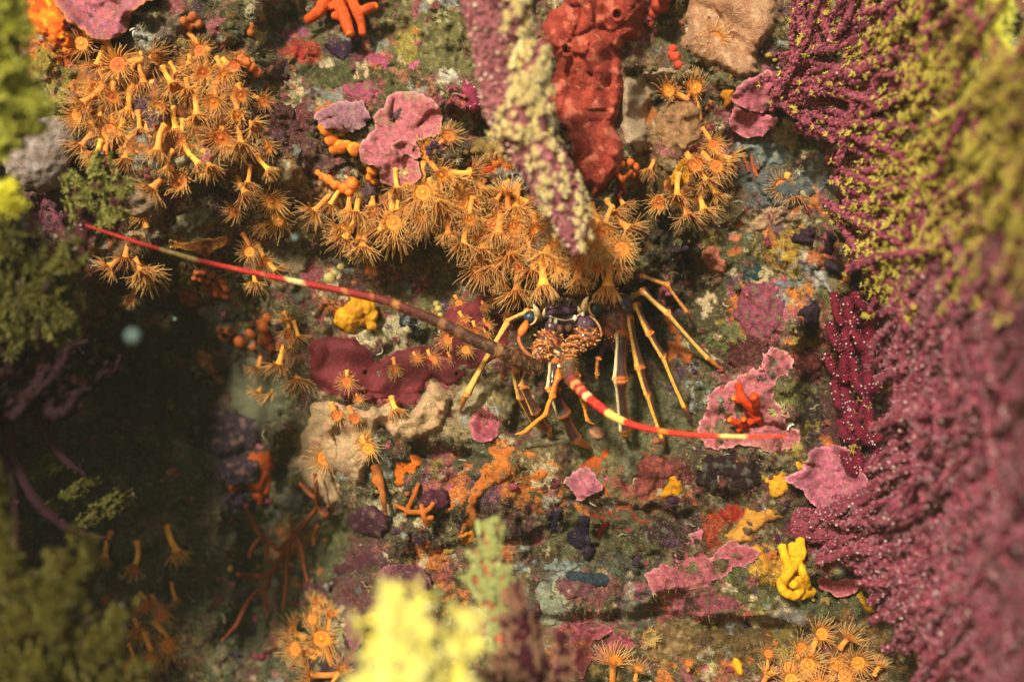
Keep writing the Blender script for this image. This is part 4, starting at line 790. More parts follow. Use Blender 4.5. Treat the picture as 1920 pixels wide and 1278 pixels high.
rough([(640, 160), (680, 150), (712, 165), (700, 185), (660, 182)], '9c4660', '843c50', '7a6a4c', 'rose crust just above the lobed pink plate')
rough([(700, 95), (730, 110), (742, 125), (720, 128), (695, 115)], 'a8486a', '903c58', '8a5a50', 'small bright rose crust in the upper centre')
rough([(480, 470), (540, 465), (580, 485), (570, 510), (520, 515), (485, 500)], '7c6c50', '64543c', '8c7c60', 'dusty cream crust just above the red antenna', m='pitted_sponge')
rough([(770, 470), (830, 465), (880, 490), (870, 520), (820, 525), (780, 505)], '545038', '44402c', '6a4438', 'dim olive crust under the ledge polyps', m='pitted_sponge')
rough([(590, 470), (640, 465), (690, 480), (680, 500), (630, 500)], '6a6450', '565240', '54282c', 'greyish crust with wine flecks below the ledge', m='pitted_sponge')
# orange tissue the polyps grow from
def matc(pts, label, t=6):
    t = min(t, 6)
    return sponge(pts, lumpy(t, 16, 22, 6, 200+len(label), (), 3, 1), cvar('7c4c1c', '5c3818', 18, len(label), None, c3='9c6420'), label, 'polyp_flesh', name='polyp_colony_base', cat='polyp colony', wob=8)
matc([(150, 95), (230, 90), (330, 110), (420, 110), (465, 150), (460, 220), (420, 260), (350, 300), (290, 310), (220, 290), (170, 240), (145, 170)], 'orange tissue mat under the upper left polyp colony')
matc([(590, 375), (680, 370), (760, 350), (850, 330), (950, 360), (1040, 400), (1140, 380), (1190, 420), (1180, 480), (1100, 500), (1000, 490), (920, 480), (840, 435), (720, 425), (640, 420)], 'orange tissue mat under the polyps of the central ledge')
matc([(1235, 340), (1270, 310), (1330, 270), (1360, 310), (1340, 370), (1290, 395), (1245, 380)], 'orange brown tissue mat under the polyps right of the red sponge', 10)
matc([(1460, 1250), (1510, 1215), (1580, 1210), (1640, 1240), (1650, 1300), (1560, 1320), (1470, 1310)], 'orange tissue mat under the bottom right colony', 12)

def build_small_growth():
    A = Acc(); q = np.random.default_rng(321)
    pal = [S(c) for c in ('964858', '7c3444', '9c8a6a', 'a8602c', '74746a', '5c2028', '3c2440', '8c7434', '9c5840', '5c5c38', '6a4a34', '54502e', '943c50', 'a88848')]
    n = 1000; xs = q.uniform(120, 1640, n); ys = q.uniform(0, 1278, n)
    for x, y in zip(xs, ys):
        if x < 560 and y > 600 and q.random() < .15: continue
        if math.hypot((x-1120)/170, (y-700)/150) < 1 and q.random() < .8: continue
        if any(bx0 < x < bx1 and by0 < y < by1 and poly_sd(np.array([x]), np.array([y]), P)[0][0] > -2 for bx0, bx1, by0, by1, P in FOOT): continue
        h = H1(x, y); typ = q.random(); c = pal[q.integers(0, len(pal))]*q.uniform(.6, 1.15)
        if typ < .36:      # knobs, often in little groups
            for k in range(q.integers(1, 6)):
                r = q.uniform(2.5, 8); V, F, n_ = sph((0, 0, 0), np.array([r, r*.7, r*q.uniform(.6, 1)])*K, 9, 6)
                V = V*(1+.25*q.normal(size=(len(V), 1))*.4)+wpt(x+q.normal(0, 7), y+q.normal(0, 7), h+1); acc_multi(A, V, F, c)
        elif typ < .52:    # worm tubes
            a = q.uniform(0, 6.28); pts = [(x, y, h)]
            for k in range(4): a += q.normal(0, .8); pts.append((pts[-1][0]+math.cos(a)*5, pts[-1][1]+math.sin(a)*5, h+3+q.uniform(0, 4)))
            V, F, N_, t = tube(pts, [1.6, 1.5, 1.3], n=9, sides=5); acc_multi(A, V, F, S('b0a488')*q.uniform(.5, 1.0))
        elif typ < .84:    # twiggy tufts of hydroids and bryozoans
            cc = [S(k) for k in ('8a7448', 'a08c60', '6a3a2c', '8c3040', 'b0a480', '6a6a38')][q.integers(0, 6)]*q.uniform(.6, 1.1)
            for k in range(q.integers(5, 12)):
                a = q.uniform(0, 6.28); L = q.uniform(5, 15); m = (x+math.cos(a)*L*.5, y+math.sin(a)*L*.5, h+L*.5)
                V, F, N_, t = tube([(x, y, h-1), m, (x+math.cos(a)*L+q.normal(0, 2), y+math.sin(a)*L+q.normal(0, 2), h+L*.8)], [1.1, .8, .4], n=5, sides=4); acc_multi(A, V, F, cc)
        else:              # folded flakes
            a = q.uniform(0, 6.28); r = q.uniform(6, 13); g = 9; th = np.linspace(0, math.pi*1.3, g)+a; R2 = r*(1+.2*q.normal(size=g))
            o = W(x+np.cos(th)*R2, y+np.sin(th)*R2, h+6+2*np.sin(th*4)); i_ = W(x+np.cos(th)*r*.2, y+np.sin(th)*r*.2, np.full(g, h)); o2 = o+np.array([0, 1.4*K, 0]); i2 = i_+np.array([0, 1.4*K, 0])
            V = np.concatenate([o, i_, o2, i2]); j = np.arange(g-1)
            F = np.concatenate([np.stack([j, j+1, g+j+1, g+j], -1), np.stack([2*g+j, 3*g+j, 3*g+j+1, 2*g+j+1], -1), np.stack([j, 2*g+j, 2*g+j+1, j+1], -1)]); acc_multi(A, V, [F], c)
    V, F, C = A.get()
    solo('small_encrusting_growth', V, F, C, 'sponge', 'tiny knobs, worm tubes, twigs and flakes covering the rock between the larger growths', None, kind='stuff')
build_small_growth()

def tuft(x, y, r, n, c0, label, name='hydroid_tuft', cat='hydroid', rad=1.3, seed=0):
    A = Acc(); q = np.random.default_rng(1500+seed); h = Hb1(x, y)+6
    for k in range(n):
        a = q.uniform(0, 6.28); L = r*q.uniform(.5, 1); b = a+q.normal(0, .9); x1, y1 = x+math.cos(a)*L*.5, y+math.sin(a)*L*.5
        V, F, N_, t = tube([(x+q.normal(0, r*.12), y+q.normal(0, r*.12), h-4), (x1, y1, h+L*.5), (x1+math.cos(b)*L*.5, y1+math.sin(b)*L*.5, h+L*.6)], [rad*1.2, rad, rad*.5], n=8, sides=5)
        acc_multi(A, V, F, S(c0)*q.uniform(.7, 1.1))
    V, F, C = A.get(); solo(name, V, F, C, 'smooth_sponge', label, cat)
tuft(1540, 232, 22, 26, 'e0dcc8', 'white tangled tuft under the upper sea fan trunk', seed=1)
tuft(1592, 392, 20, 24, 'd8d0b8', 'pale frayed tuft at the foot of the upper sea fan', seed=2)
tuft(1500, 320, 14, 14, 'b8b498', 'small grey white tuft on the blue grey rock', seed=3)
tuft(1480, 795, 12, 16, 'e8e4d4', 'white fleck of tubes on the largest pink crust', seed=4)
tuft(260, 58, 20, 18, 'c0bcb4', 'greyish curled tuft beside the large pink plate', seed=5, rad=2)
tuft(830, 35, 20, 26, 'a8a074', 'tan bushy tuft left of the thick centre branch', seed=6)
tuft(1220, 1195, 26, 60, 'a88850', 'tan feathery tuft at the bottom centre right', seed=7)
tuft(1460, 770, 22, 50, '9c9c60', 'olive cream tuft growing over the largest pink crust', seed=8)
tuft(550, 740, 18, 20, '7a6c40', 'brown tuft between the grey green mound and the beige sponge', seed=9)
fingers('thin_finger_sponge', [([(1662, 502, 4), (1668, 520, 20), (1664, 545, 24), (1660, 556, 22)], [4, 4, 3.5, 3])], 'short bent lime coloured finger in front of the purple fan', 'b8b860', 'a8a84c', 60)
sponge([(1588, 372), (1606, 378), (1618, 395), (1612, 410), (1596, 404)], lumpy(12, 8, 14, 3, 71), cvar('c0bcb0', 'a8a498', 12, 71), 'white rounded sponge at the foot of the upper sea fan', 'sponge', name='white_sponge', wob=3)
sponge([(1495, 348), (1512, 352), (1522, 365), (1512, 372), (1500, 364)], lumpy(10, 7, 14, 3, 72), cvar('b0a880', '9c946c', 12, 72), 'pale cream lump between the paired polyps and the sea fan', 'sponge', name='cream_sponge', wob=2)
sponge([(1565, 525), (1580, 515), (1590, 470), (1600, 480), (1604, 520), (1590, 540)], lumpy(8, 7, 14, 3, 73), cvar('b87830', '9c6424', 12, 73), 'ochre sponge ribbon right of the dark violet lobes', 'sponge', name='orange_crust', wob=5)
sponge([(1462, 468), (1480, 465), (1500, 470), (1490, 490), (1470, 495), (1458, 484)], lumpy(9, 7, 12, 4, 74), cvar('b08c34', '987428', 12, 74), 'mottled mustard crust below the beige ridge', 'sponge', name='yellow_crust', wob=4)
sponge(ell(1412, 508, 22, 18), lumpy(8, 9, 16, 4, 75), cvar('1c4448', '183a40', 12, 75), 'dark teal sponge right of the round salmon sponge', 'sponge', name='teal_sponge', wob=4)
sponge([(1060, 1075), (1090, 1068), (1130, 1075), (1160, 1085), (1150, 1105), (1110, 1098), (1080, 1095)], lumpy(9, 9, 20, 4, 76), cvar('2c3a44', '242e38', 16, 76), 'dark slate blue sponge under the indigo sponges', 'sponge', name='slate_sponge', wob=5)

# ------------------------------------------------------------------ yellow cluster polyps
def make_polyp_meshes():
    """local frame: foot at origin, head at (0,0,L) for a crown of disc radius 1 unit=K metres*size; crown faces +X by tilt"""
    out = {}
    for L in (34, 58, 90):
        for tilt in (0, 48, 76):
            for sd in range(3):
                r_ = np.random.default_rng(L*100+tilt+sd)
                th = math.radians(tilt)
                head = np.array([0, 0, L*1.0]); nrm = np.array([math.sin(th), 0, math.cos(th)])
                # stalk curve ends along the crown normal
                n = 12; t = np.linspace(0, 1, n)
                p1 = np.array([r_.normal(0, L*.08), r_.normal(0, L*.08), L*.4]); p2 = head-nrm*L*.32
                P = ((1-t)**3)[:, None]*np.zeros(3)+(3*(1-t)**2*t)[:, None]*p1+(3*(1-t)*t*t)[:, None]*p2+(t**3)[:, None]*head
                R = np.interp(t, [0, .1, .6, .85, 1], [8.5, 6.2, 5.6, 7.0, 12])
                A = Acc(); V, F4, F3, N_, tt = tube_w(P, R, 12, cap=0.0)
                cs = S('e09440')*(1-tt[:, None])+S('e8a044')*tt[:, None]; rib = 1+.1*np.sin(tt*60)
                acc_multi(A, V, [F4, F3], cs*rib[:, None]); stalk = A.get()
                # disc: dished, raised mouth
                ux = np.array([math.cos(th), 0, -math.sin(th)]); uy = np.array([0, 1.0, 0])
                rr = np.array([0, 1.2, 2.2, 4.0, 6.5, 9.0, 11.5, 13]); zz = np.array([2.2, 3.0, 2.6, 1.0, .6, 1.2, 2.2, 1.4])+.6
                ph = np.linspace(0, 2*math.pi, 24, endpoint=False)
                V = [head+nrm*zz[0]]
                for k in range(1, 8):
                    ru = rr[k]*(1+.03*np.cos(ph*12))
                    V += list(head+nrm*zz[k]+ux*(np.cos(ph)*ru)[:, None]+uy*(np.sin(ph)*ru)[:, None])
                V = np.array(V); F3 = np.stack([np.zeros(24, int), 1+np.arange(24), 1+(np.arange(24)+1) % 24], -1)
                F4 = np.concatenate([np.stack([1+24*k+np.arange(24), 1+24*(k+1)+np.arange(24), 1+24*(k+1)+(np.arange(24)+1) % 24, 1+24*k+(np.arange(24)+1) % 24], -1) for k in range(6)])
                cc = [S('e8a030')]
                for k in range(1, 8): cc += [S(('e89c2c', 'c0742c', 'b86824', 'b46620', 'bc7028', 'c88034', 'd4903c')[k-1])]*24
                disc = (V, [F4, F3], np.array(cc))
                # tentacles, two rings
                A = Acc(); nt = 48
                for q in range(nt):
                    a = 2*math.pi*(q+r_.uniform(-.25, .25))/nt; ring = q % 2
                    rad = ux*math.cos(a)+uy*math.sin(a)
                    ln = r_.uniform(22, 36)*(1 if ring else .9)*(.72 if sd == 2 else 1)
                    up = (.3 if ring else .85)+r_.uniform(-.25, .3)+(.55 if sd == 2 else 0)
                    b = head+rad*11.8+nrm*1.2
                    d0 = rad*math.cos(up)+nrm*math.sin(up); curl = r_.uniform(-.75, .4); side = np.cross(nrm, rad)*r_.uniform(-.45, .45)
                    m = 6; s = np.linspace(0, 1, m)[:, None]
                    Pt = b+d0*ln*s+(nrm*curl+side)*ln*.45*s**2+np.array([0, 0, 1.0])*ln*.42*s**2*r_.uniform(.1, 1)+np.cross(nrm, rad)*ln*.06*np.sin(s*r_.uniform(3, 7))
                    V, F4, F3, N_, tt = tube_w(Pt, np.linspace(.9, .36, m), 4)
                    acc_multi(A, V, [F4, F3], S('f0b050')*(1-tt[:, None])+S('fadc9c')*tt[:, None])
                tent = A.get()
                out[(L, tilt, sd)] = tuple(mesh_np(nm, v*K, f, c, mm) for nm, (v, f, c), mm in (('stalk', stalk, 'polyp_flesh'), ('oral_disc', disc, 'polyp_flesh'), ('tentacle_fringe', tent, 'tentacle')))
    # closed little bud-like polyps
    return out
PM = make_polyp_meshes()
POLYP_N = [0]
def polyp(x, y, s=1.0, ang=90, face=1, out=18, L=58, label=None, group='yellow cluster polyps', h=None, lean=.35):
    if not label:
        if face == 2 and random.random() < .6: face = 1
        elif face == 1 and random.random() < .5: face = 0
        if random.random() < .6: L = 58
        s *= random.uniform(.8, 1.12); out += random.uniform(-6, 16); ang += random.uniform(-14, 14)
    """head seen at x,y ; hangs along ang (degrees, 90 = straight down) ; face 0 edge-on,1,2 towards the lens"""
    tilt = (0, 48, 76)[face]; key = (L, tilt, random.randrange(3))
    a = math.radians(ang); bx, by = x-math.cos(a)*L*s*.8, y-math.sin(a)*L*s*.8
    hb = Hb1(bx, by) if h is None else h-out
    hh = (max(hb, Hb1(x, y)-10)+out) if h is None else h
    f = (D-hh)/D
    d = np.array([math.cos(a), -lean, -math.sin(a)]); d /= np.linalg.norm(d)
    head = wpt(x, y, hh); base = head-d*L*s*K*f
    z = Vector(d); tocam = Vector((0, -1, 0)); xx = (tocam-z*tocam.dot(z))
    if face == 0: xx = Vector((1, 0, 0))-z*z.x
    xx.normalize(); yy = z.cross(xx)
    M = Matrix((xx, yy, z)).transposed()
    o = bpy.data.objects.new('polyp', None); col.objects.link(o); o.empty_display_size = .002
    o.location = tuple(base); o.rotation_euler = M.to_euler(); o.scale = (s*f,)*3
    tag(o, label or 'orange yellow polyp with thin tentacles', 'polyp', group)
    for nm, me in zip(('stalk', 'oral_disc', 'tentacle_fringe'), PM[key]):
        c = bpy.data.objects.new(nm, me); col.objects.link(c); c.parent = o
    POLYP_N[0] += 1
    return o


MARKS = {}
USED = set()
PENDING = []
def crowd(x, y, s, f, place, group):
    PENDING.append((x, y, s, f, place, group)); return len(PENDING)-1
def name_crowd(o, x, y, s, f, place, group):
    """say where a polyp of a crowd is, by the nearest polyp that has a look of its own"""
    face = ('side-on', 'half turned', 'open faced')[f]; size = 'small' if s < .82 else ('large' if s > 1.02 else 'mid-sized')
    for cx, cy, nm in sorted(MARKS[group], key=lambda q: math.hypot(q[0]-x, q[1]-y)):
        dx, dy = x-cx, y-cy; far = 'well ' if math.hypot(dx, dy) > 95 else ''
        v = 'below' if dy > 18 else ('above' if dy < -18 else ''); hz = 'right of' if dx > 18 else ('left of' if dx < -18 else '')
        if v and hz: d = v+' and '+hz
        else: d = v or hz or 'beside'
        for t in (f'{size} {face} polyp {far}{d} {nm}', f'{size} {face} orange polyp crowded {far}{d} {nm}', f'orange {size} {face} polyp on a short stalk {far}{d} {nm}', f'{size} {face} polyp tucked {far}{d} {nm}', f'little {face} polyp squeezed in {far}{d} {nm}'):
            if t not in USED and len(t.split()) <= 16:
                USED.add(t); o['label'] = t; return
MARKS_SRC = {
 'polyps of the upper left colony': [(153, 82, 'the big pink plate corner'), (221, 122, 'the glowing centred polyp'), (300, 202, 'the colony middle polyp'), (205, 247, 'the pale mouthed polyp'), (336, 340, 'the lowest largest polyp'), (415, 258, 'the long stalked pale polyp'), (465, 120, 'the orange finger squirt')],
 'polyps along the central ledge': [(805, 281, 'the yellow mouthed polyp'), (738, 417, 'the golden mouthed polyp'), (588, 398, 'the leftmost ledge polyp'), (680, 465, 'the antenna crossing polyp'), (898, 500, 'the wide spread polyp'), (1020, 538, 'the lobster left eye'), (1140, 540, 'the lobster right eye'), (914, 322, 'the vermilion sponge'), (1060, 400, 'the thick purple branch'), (1165, 467, 'the ledge right end polyp')],
 'polyps right of the red sponge': [(1280, 320, 'the mustard yellow sponge'), (1278, 168, 'the pair under the peach sponge'), (1180, 310, 'the red sponge foot'), (1360, 340, 'the thin rusty fingers'), (1580, 310, 'the sea fan trunk edge')],
 'polyps at the left of the antenna': [(522, 412, 'the round faced polyp'), (262, 398, 'the cream frilled sponge'), (400, 530, 'the bunch of orange balls'), (520, 330, 'the warty cream lump'), (240, 440, 'the red antenna tip')],
 'polyps left of the maroon sponge': [(560, 712, 'the maroon sponge end'), (495, 620, 'the orange ball heap'), (480, 740, 'the grey green mound')],
 'polyps at the bottom right': [(1540, 1188, 'the tallest upright polyp'), (1513, 1245, 'the largest open polyp'), (1608, 1241, 'the rightmost open polyp'), (1384, 1246, 'the yellow oval sponge')],
 'polyps in the dark lower left': [(603, 1195, 'the green fringed polyp')],
 'barely lit polyps': [(332, 1035, 'the long stalked dim polyp'), (283, 1232, 'the hollow floor'), (480, 1060, 'the orange branching tree'), (150, 1150, 'the olive bushy branches')]}
MARKS.update(MARKS_SRC)
GA = 'polyps of the upper left colony'
for x, y, s, a, f, L, lb in [
    (153, 82, 1.0, 110, 2, 34, 'bright orange polyp facing out just below the large pink plate'), (221, 122, 1.15, 60, 2, 58, 'large open polyp with a glowing centre below the large pink plate'), (290, 112, 1.05, 5, 0, 90, 'sideways polyp on a long stalk pointing right, beneath the pink plate rim'),
    (180, 165, .95, 100, 1, 58, None), (245, 175, 1.0, 80, 1, 58, None), (300, 202, 1.0, 70, 2, 58, 'open polyp with a dark red orange disc in the middle of the upper left colony'), (155, 195, .9, 130, 1, 34, None), (205, 247, 1.1, 95, 2, 58, 'polyp with a pale mouth low in the upper left colony'),
    (262, 245, .9, 85, 0, 58, None), (197, 312, 1.0, 90, 0, 58, 'polyp hanging straight down below the one with a pale mouth'), (153, 275, .95, 120, 0, 34, 'small flared polyp at the left fringe of the upper left colony'), (145, 215, .9, 140, 1, 34, None), (348, 282, 1.05, 80, 2, 58, None),
    (336, 340, 1.25, 95, 2, 90, 'largest polyp hanging lowest in the upper left colony'), (285, 355, 1.0, 125, 0, 58, 'polyp reaching down to the left beside the largest one'), (390, 148, 1.05, 90, 2, 34, None), (440, 125, .9, 30, 2, 34, 'polyp at the right top of the upper left colony'), (375, 95, .9, 60, 2, 34, None),
    (452, 178, .85, 60, 2, 34, None), (415, 258, 1.1, 80, 1, 90, 'pale tentacled polyp hanging on a long stalk at the right of the colony'), (452, 272, .85, 80, 0, 58, None), (370, 220, 1.0, 90, 1, 58, None), (445, 215, .85, 60, 1, 34, None), (493, 190, .7, 20, 2, 34, None), (475, 235, .8, 50, 0, 34, None),
    (325, 160, .95, 60, 0, 34, None), (295, 285, 1.0, 90, 1, 58, None), (235, 300, .9, 80, 0, 34, None), (330, 245, 1.0, 80, 1, 34, None), (180, 125, .9, 100, 1, 34, None), (400, 190, .9, 90, 1, 34, None), (240, 210, .9, 90, 0, 34, None), (355, 125, .8, 80, 0, 34, None), (270, 160, .9, 90, 0, 34, None), (170, 235, .9, 120, 1, 34, None), (395, 315, .85, 60, 0, 34, None),
    (420, 140, .85, 50, 1, 34, None), (310, 320, .9, 110, 1, 34, None), (375, 310, .85, 60, 1, 34, None), (210, 180, .9, 100, 1, 34, None)]:
    o = polyp(x, y, s, a, f, 22, L, lb, GA)
    if not lb: name_crowd(o, x, y, s, f, '', GA)
GB = 'polyps along the central ledge'
for x, y, s, a, f, L, lb in [
    (805, 281, 1.15, 300, 2, 34, 'bright polyp with a glowing yellow mouth at the right rim of the lobed pink plate'), (840, 256, .8, 320, 1, 34, 'small polyp at the top of the central ledge'), (793, 361, 1.1, 90, 2, 58, 'large open polyp below the lobed pink plate'), (887, 325, .9, 10, 0, 58, 'sideways polyp beside the round vermilion sponge'), (828, 328, .85, 60, 1, 34, None),
    (865, 378, 1.05, 80, 2, 58, None), (940, 395, 1.1, 100, 2, 58, 'large pale rayed polyp right of centre on the ledge'), (980, 397, .85, 60, 2, 34, None), (952, 360, .8, 270, 1, 34, None), (738, 417, 1.1, 85, 2, 58, 'open polyp with golden mouth on the left half of the ledge'), (740, 450, .95, 90, 0, 34, 'fringed polyp directly beneath the golden mouthed one'),
    (645, 450, 1.0, 118, 0, 58, 'polyp reaching down left near the left end of the ledge'), (680, 465, .95, 95, 0, 58, 'polyp on a slanting stalk above the red antenna'), (588, 398, .9, 130, 0, 58, 'leftmost small polyp of the ledge with a long oblique stalk'), (618, 385, .7, 110, 0, 34, None), (632, 428, .8, 150, 0, 34, None), (700, 395, .8, 90, 1, 34, None), (668, 400, .85, 100, 1, 34, None),
    (800, 425, 1.05, 90, 0, 58, None), (840, 440, .95, 80, 0, 58, None), (898, 500, 1.15, 105, 1, 58, 'widely spread polyp just above the maroon sponge'), (970, 548, 1.15, 90, 0, 58, 'polyp hanging over the left of the lobster head'), (1020, 538, 1.15, 85, 0, 90, 'polyp hanging above the lobster left eye'), (1085, 525, 1.0, 85, 0, 58, None), (1140, 540, 1.15, 95, 0, 90, 'green tipped polyp hanging above the lobster right eye'),
    (1035, 477, 1.1, 60, 2, 58, 'large outward facing polyp above the lobster'), (1165, 467, 1.05, 60, 2, 58, 'outward facing polyp at the right end of the ledge'), (960, 480, 1.0, 80, 1, 58, None), (925, 505, .9, 115, 0, 34, None), (935, 440, 1.0, 90, 1, 58, None), (1005, 430, 1.0, 80, 2, 34, None), (1075, 445, .9, 90, 1, 34, None), (1110, 460, 1.0, 90, 0, 58, None), (1130, 430, .95, 80, 1, 34, None),
    (1150, 400, .95, 60, 1, 34, None), (870, 460, 1.0, 95, 1, 34, None), (905, 440, 1.0, 90, 1, 34, None), (765, 390, .9, 90, 1, 34, None), (765, 440, .9, 90, 0, 34, None), (830, 395, .9, 80, 1, 34, None), (1000, 510, 1.0, 90, 1, 34, None), (1050, 510, .95, 90, 0, 34, None), (985, 465, 1.0, 90, 1, 34, None), (905, 355, .9, 60, 1, 34, None), (880, 410, .95, 90, 1, 34, None),
    (1180, 430, .95, 40, 1, 34, None), (1120, 495, 1.0, 90, 1, 34, None), (1165, 505, .9, 70, 0, 34, None), (855, 340, .8, 60, 0, 34, None), (820, 365, .8, 90, 0, 34, None), (710, 435, .85, 100, 0, 34, None), (965, 425, .9, 90, 1, 34, None), (1090, 480, .95, 90, 1, 34, None), (1060, 420, .85, 90, 2, 34, None), (905, 470, .95, 100, 0, 34, None), (940, 530, .9, 100, 0, 34, None), (1170, 385, .8, 60, 1, 34, None),
    (745, 355, .7, 80, 0, 34, None), (925, 420, .9, 60, 2, 34, None), (790, 400, .9, 100, 2, 34, None), (845, 410, .85, 90, 2, 34, None), (1110, 415, .85, 90, 2, 34, None), (1140, 470, .9, 80, 2, 34, None), (990, 380, .8, 50, 1, 34, None), (970, 500, .9, 100, 2, 34, None)]:
    o = polyp(x, y, s, a, f, 20, L, lb, GB)
    if not lb: name_crowd(o, x, y, s, f, '', GB)
q = np.random.default_rng(88)
for k in range(26):
    x, y = 165+q.uniform(0, 285), 110+q.uniform(0, 190)
    o = polyp(x, y, q.uniform(.6, .85), q.uniform(60, 120), int(q.integers(0, 2)), 14, 34, None, GA); name_crowd(o, x, y, .7, 1, '', GA)
for k in range(40):
    x = 640+q.uniform(0, 530); y = np.interp(x, [640, 800, 1000, 1170], [385, 370, 430, 440])+q.uniform(-35, 70)
    o = polyp(x, y, q.uniform(.6, .9), q.uniform(65, 115), int(q.integers(0, 3)), 14, 34, None, GB); name_crowd(o, x, y, .7, 0, '', GB)
GC = 'polyps right of the red sponge'
for x, y, s, a, f, L, lb in [
    (1340, 73, .9, 250, 2, 34, 'single polyp on the peach sponge'), (1253, 170, 1.0, 200, 2, 58, 'left polyp of the pair under the peach sponge'), (1303, 164, 1.05, 260, 2, 58, 'right polyp of the pair under the peach sponge'), (1303, 310, 1.1, 60, 2, 34, 'large polyp on the mustard yellow sponge'), (1343, 312, .85, 40, 2, 34, None), (1338, 272, .8, 60, 2, 34, None),
    (1370, 300, .8, 20, 0, 34, None), (1235, 378, 1.0, 120, 1, 58, 'lowest left polyp below the mustard yellow sponge'), (1345, 368, .95, 60, 1, 58, None), (1290, 405, .9, 90, 0, 34, None), (1320, 395, .9, 80, 0, 34, None), (1310, 350, .9, 60, 1, 34, None), (1218, 320, .8, 120, 0, 34, None), (1270, 370, .9, 90, 0, 34, None), (1325, 340, .8, 60, 0, 34, None),
    (1290, 145, .7, 250, 1, 34, None), (1465, 350, .9, 120, 2, 34, 'pale polyp beside the sea fan at the left of a pair'), (1492, 372, .8, 85, 0, 34, 'hanging polyp beside the sea fan at the right of a pair'), (1575, 295, .7, 60, 2, 34, None), (1590, 330, .7, 60, 2, 34, None), (1570, 325, .7, 60, 1, 34, None)]:
    o = polyp(x, y, s, a, f, 18, L, lb, GC)
    if not lb: name_crowd(o, x, y, s, f, '', GC)
GD = 'polyps at the left of the antenna'
for x, y, s, a, f, L, lb in [
    (462, 365, 1.0, 60, 1, 34, None), (510, 378, .95, 40, 1, 34, None), (522, 412, 1.0, 90, 2, 34, 'round faced polyp above the red antenna left of the ledge'), (490, 425, .9, 110, 0, 58, None), (500, 275, .8, 60, 1, 34, None), (465, 345, .8, 90, 0, 34, None), (505, 320, .7, 60, 0, 34, None), (262, 398, .9, 250, 2, 34, 'pale orange polyp on the cream frilled sponge'), (468, 472, .8, 60, 2, 34, None), (495, 492, .8, 70, 1, 34, None), (520, 508, .75, 30, 0, 34, None), (478, 530, .7, 90, 0, 34, None),
    (235, 485, 1.0, 90, 1, 34, None), (265, 510, .9, 60, 0, 34, None), (205, 500, .9, 150, 0, 34, None), (280, 515, .9, 60, 1, 34, None), (245, 560, .8, 90, 1, 34, None), (440, 395, .8, 120, 1, 34, None)]:
    o = polyp(x, y, s, a, f, 16, L, lb, GD)
    if not lb: name_crowd(o, x, y, s, f, '', GD)
GE = 'polyps left of the maroon sponge'
for x, y, s, a, f, L, lb in [
    (540, 625, .8, 90, 1, 34, None), (560, 632, .7, 60, 1, 34, None), (564, 665, .8, 60, 1, 34, None), (522, 685, .8, 100, 1, 34, None), (545, 655, .7, 90, 0, 34, None), (560, 712, .95, 85, 0, 58, 'polyp hanging over the left end of the maroon sponge'), (517, 735, .95, 80, 0, 58, 'long stalked polyp over the dim grey green mound'), (485, 690, .8, 100, 1, 34, None), (540, 600, .7, 270, 0, 34, None), (485, 735, .7, 120, 0, 34, None)]:
    o = polyp(x, y, s, a, f, 14, L, lb, GE)
    if not lb: name_crowd(o, x, y, s, f, '', GE)
for x, y, s, a, f, lb in [(650, 715, .62, 90, 2, 'lone small polyp at the left on the maroon sponge'), (740, 690, .6, 80, 1, 'amber polyp in the middle of the maroon sponge'), (782, 672, .42, 60, 2, 'tiny polyp near the top rim of the maroon sponge'), (811, 674, .6, 60, 2, 'little open polyp beside the antenna on the maroon sponge'), (845, 672, .4, 60, 1, 'tiny pale polyp in the middle of the maroon sponge'),
                         (860, 568, .5, 60, 2, 'uppermost tiny polyp on the maroon sponge'), (908, 575, .5, 60, 1, 'tiny twin polyp below the ledge on the maroon sponge'), (870, 600, .55, 60, 2, 'tiny orange polyp between antenna and maroon sponge rim'), (890, 618, .5, 80, 1, 'tiny polyp right above the antenna'), (913, 610, .45, 60, 2, 'tiny polyp left of the lobster leg joint'), (952, 590, .6, 60, 1, 'amber polyp touching the lobster leg'),
                         (840, 635, .65, 90, 2, 'small polyp right under the antenna on the maroon rim'), (912, 628, .45, 60, 1, 'pin sized polyp just above the antenna and left of the lobster leg'), (673, 748, .35, 60, 2, 'pin sized polyp at the bottom rim of the maroon sponge'), (873, 655, .55, 60, 2, 'small amber polyp under the antenna beside the pale one'), (928, 560, .5, 60, 1, 'tiny polyp under the ledge fringe')]:
    polyp(x, y, s, a, f, 12, 34, lb, 'small polyps on the maroon sponge', h=Hb1(x, y)+24)
for x, y, s, a, f, L, lb in [(632, 778, .8, 60, 2, 34, 'left polyp of the pair on top of the beige sponge'), (665, 784, .75, 60, 2, 34, 'right polyp of the pair on top of the beige sponge'), (742, 768, .8, 70, 0, 34, 'arched polyp on the right part of the beige sponge'), (608, 858, .95, 120, 2, 34, 'lowest polyp on the beige sponge'), (690, 840, .75, 60, 2, 34, 'bright orange polyp at the right edge of the beige sponge'), (682, 825, .6, 270, 1, 34, 'smaller orange polyp above the bright one on the beige sponge')]:
    polyp(x, y, s, a, f, 12, L, lb, 'polyps on the beige sponge', h=Hb1(x, y)+44)
GF = 'polyps at the bottom right'
